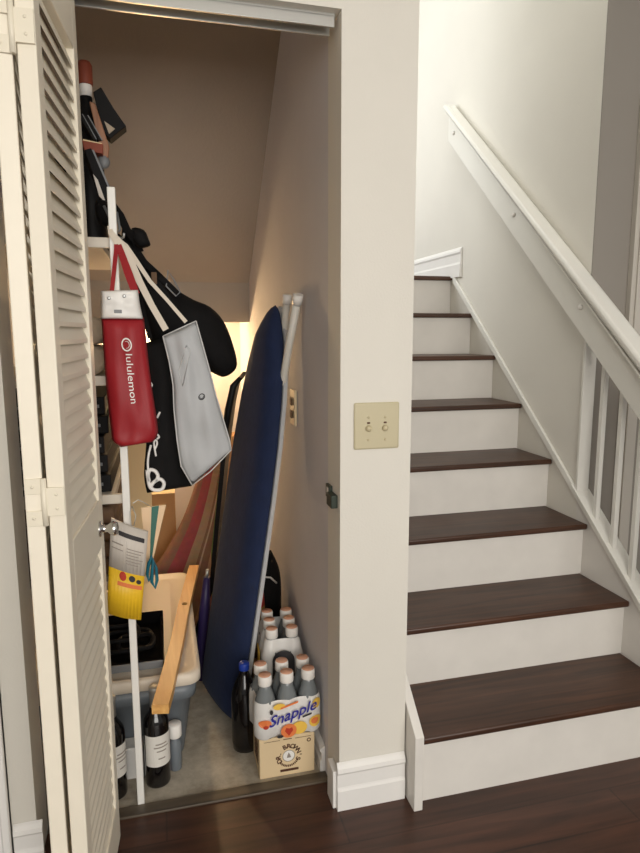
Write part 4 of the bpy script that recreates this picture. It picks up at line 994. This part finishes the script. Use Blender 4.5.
b = MB(); b.puffy([(-0.5780, 0.2600, 1.6440), (-0.5560, 0.2600, 1.6550), (-0.5370, 0.2600, 1.6410), (-0.5330, 0.2600, 1.6160), (-0.5450, 0.2600, 1.5860), (-0.5730, 0.2600, 1.6000)], (0, -1, 0), .03, .03, 5, 3); b.build('body', 'black_fabric', t)
b = MB(); b.tube([(-0.5540, 0.2200, 1.6330), (-0.5360, 0.2100, 1.5930), (-0.5280, 0.2100, 1.5640), (-0.5180, 0.2200, 1.5760), (-0.5240, 0.2300, 1.6210)], 0.0035, 6); b.build('strap', 'grey_plastic', t)
t = thing('storage_box', 'grey box standing on the top shelf behind the black pouch', 'box', (-0.64, 0.42, 1.545), g)
b = MB(); b.box((-0.80, 0.32, 1.5455), (-0.645, 0.52, 1.70), 0.006); b.build('body', 'brown_cloth', t)
b = MB(); b.box((-0.804, 0.315, 1.70), (-0.643, 0.525, 1.725), 0.004); b.build('lid', 'brown_cloth', t)
t = thing('storage_box', 'dark box behind the grey box on the top shelf', 'box', (-0.64, 0.6, 1.545), g)
b = MB(); b.box((-0.76, 0.54, 1.545), (-0.58, 0.72, 1.82), 0.004); b.build('body', 'black_card', t)
for k in range(4):
    z = 1.245 + 0.077*(k//2); 
    t = tag(MB().lathe([(0.0, 0), (0.030, 0), (0.038, 0.006), (0.038, 0.274), (0.030, 0.28), (0, 0.28)], (-0.605-0.08*(k % 2), 0.19, z), 18, Matrix.Rotation(R(-90), 3, 'X')).build('rolled_towel', 'towel', None, (-0.605-0.08*(k % 2), 0.33, z)),
        ['beige rolled towel lower right on the second shelf', 'beige rolled towel lower left on the second shelf', 'beige rolled towel upper right just under the top shelf', 'beige rolled towel upper left just under the top shelf'][k], 'towel', 'rolled towels on the second shelf')
for k in range(5):
    z = 0.897+0.052*k; key = 'black_card'
    t = thing('document_box', ['black document box at the bottom of the stack on the third shelf', 'black document box second from the bottom of the stack', 'black document box in the middle of the stack', 'black document box second from the top of the stack', 'black document box on top of the stack on the third shelf'][k], 'box', (-0.7, 0.4, z), 'document boxes on the third shelf')
    b = MB(); b.box((-0.86, 0.2+.01*(k % 2), z), (-0.57-.006*(k % 3), 0.66, z+0.046), 0.003); b.build('body', key, t)
    b = MB(); b.box((-0.84, 0.197+.01*(k % 2), z+0.018), (-0.59, 0.1995+.01*(k % 2), z+0.026)); b.build('spine_strip', 'grey_plastic', t)
for k in range(4):
    z = 0.663+0.048*k
    t = tag(MB().box((-0.84, 0.20, z), (-0.565, 0.64-.02*k, z+0.046), 0.014).build('folded_blanket', 'brown_cloth', None, (-0.7, 0.4, z)),
        ['brown folded blanket at the bottom of the pile', 'brown folded blanket second from the bottom of the pile', 'brown folded blanket third from the bottom of the pile', 'brown folded blanket on top of the pile under the document boxes'][k], 'blanket', 'folded blankets on the lower shelf')

# ------------------------------------------------------------------ light
def area(name, loc, target, size, power, color=(1, 1, 1), sy=None):
    l = bpy.data.lights.new(name, 'AREA'); l.energy = power; l.color = color; l.size = size
    if sy: l.shape = 'RECTANGLE'; l.size_y = sy
    o = bpy.data.objects.new(name, l); COL.objects.link(o); o.location = loc
    o.rotation_euler = (V(target)-V(loc)).to_track_quat('-Z', 'Y').to_euler(); return o
area('room_window_light', (0.1, -3.7, 1.75), (0.0, 0.2, 0.9), 2.6, 105, (1.0, 0.96, 0.90), 1.9)
area('stairwell_daylight', (-0.6, 2.35, 2.75), (1.087, 1.5, 2.3), 1.0, 26, (0.95, 0.98, 1.0))
area('stairwell_ceiling_light', (0.62, 1.2, 4.12), (0.72, 1.5, 1.6), 0.9, 14, (0.95, 0.98, 1.0))
pl = bpy.data.lights.new('closet_bulb_light', 'POINT'); pl.energy = 19; pl.color = (1.0, 0.66, 0.32); pl.shadow_soft_size = 0.03
po = bpy.data.objects.new('closet_bulb_light', pl); COL.objects.link(po); po.location = (-0.42, 1.80, 1.255)
w = bpy.data.worlds.new('world'); SC.world = w; w.use_nodes = True
bg = w.node_tree.nodes['Background']; bg.inputs['Color'].default_value = (1.0, 0.97, 0.93, 1); bg.inputs['Strength'].default_value = 0.35
SC.view_settings.view_transform = 'Standard'; SC.view_settings.look = 'None'; SC.view_settings.gamma = 1; SC.view_settings.use_curve_mapping = False
SC.view_settings.exposure = 0.06
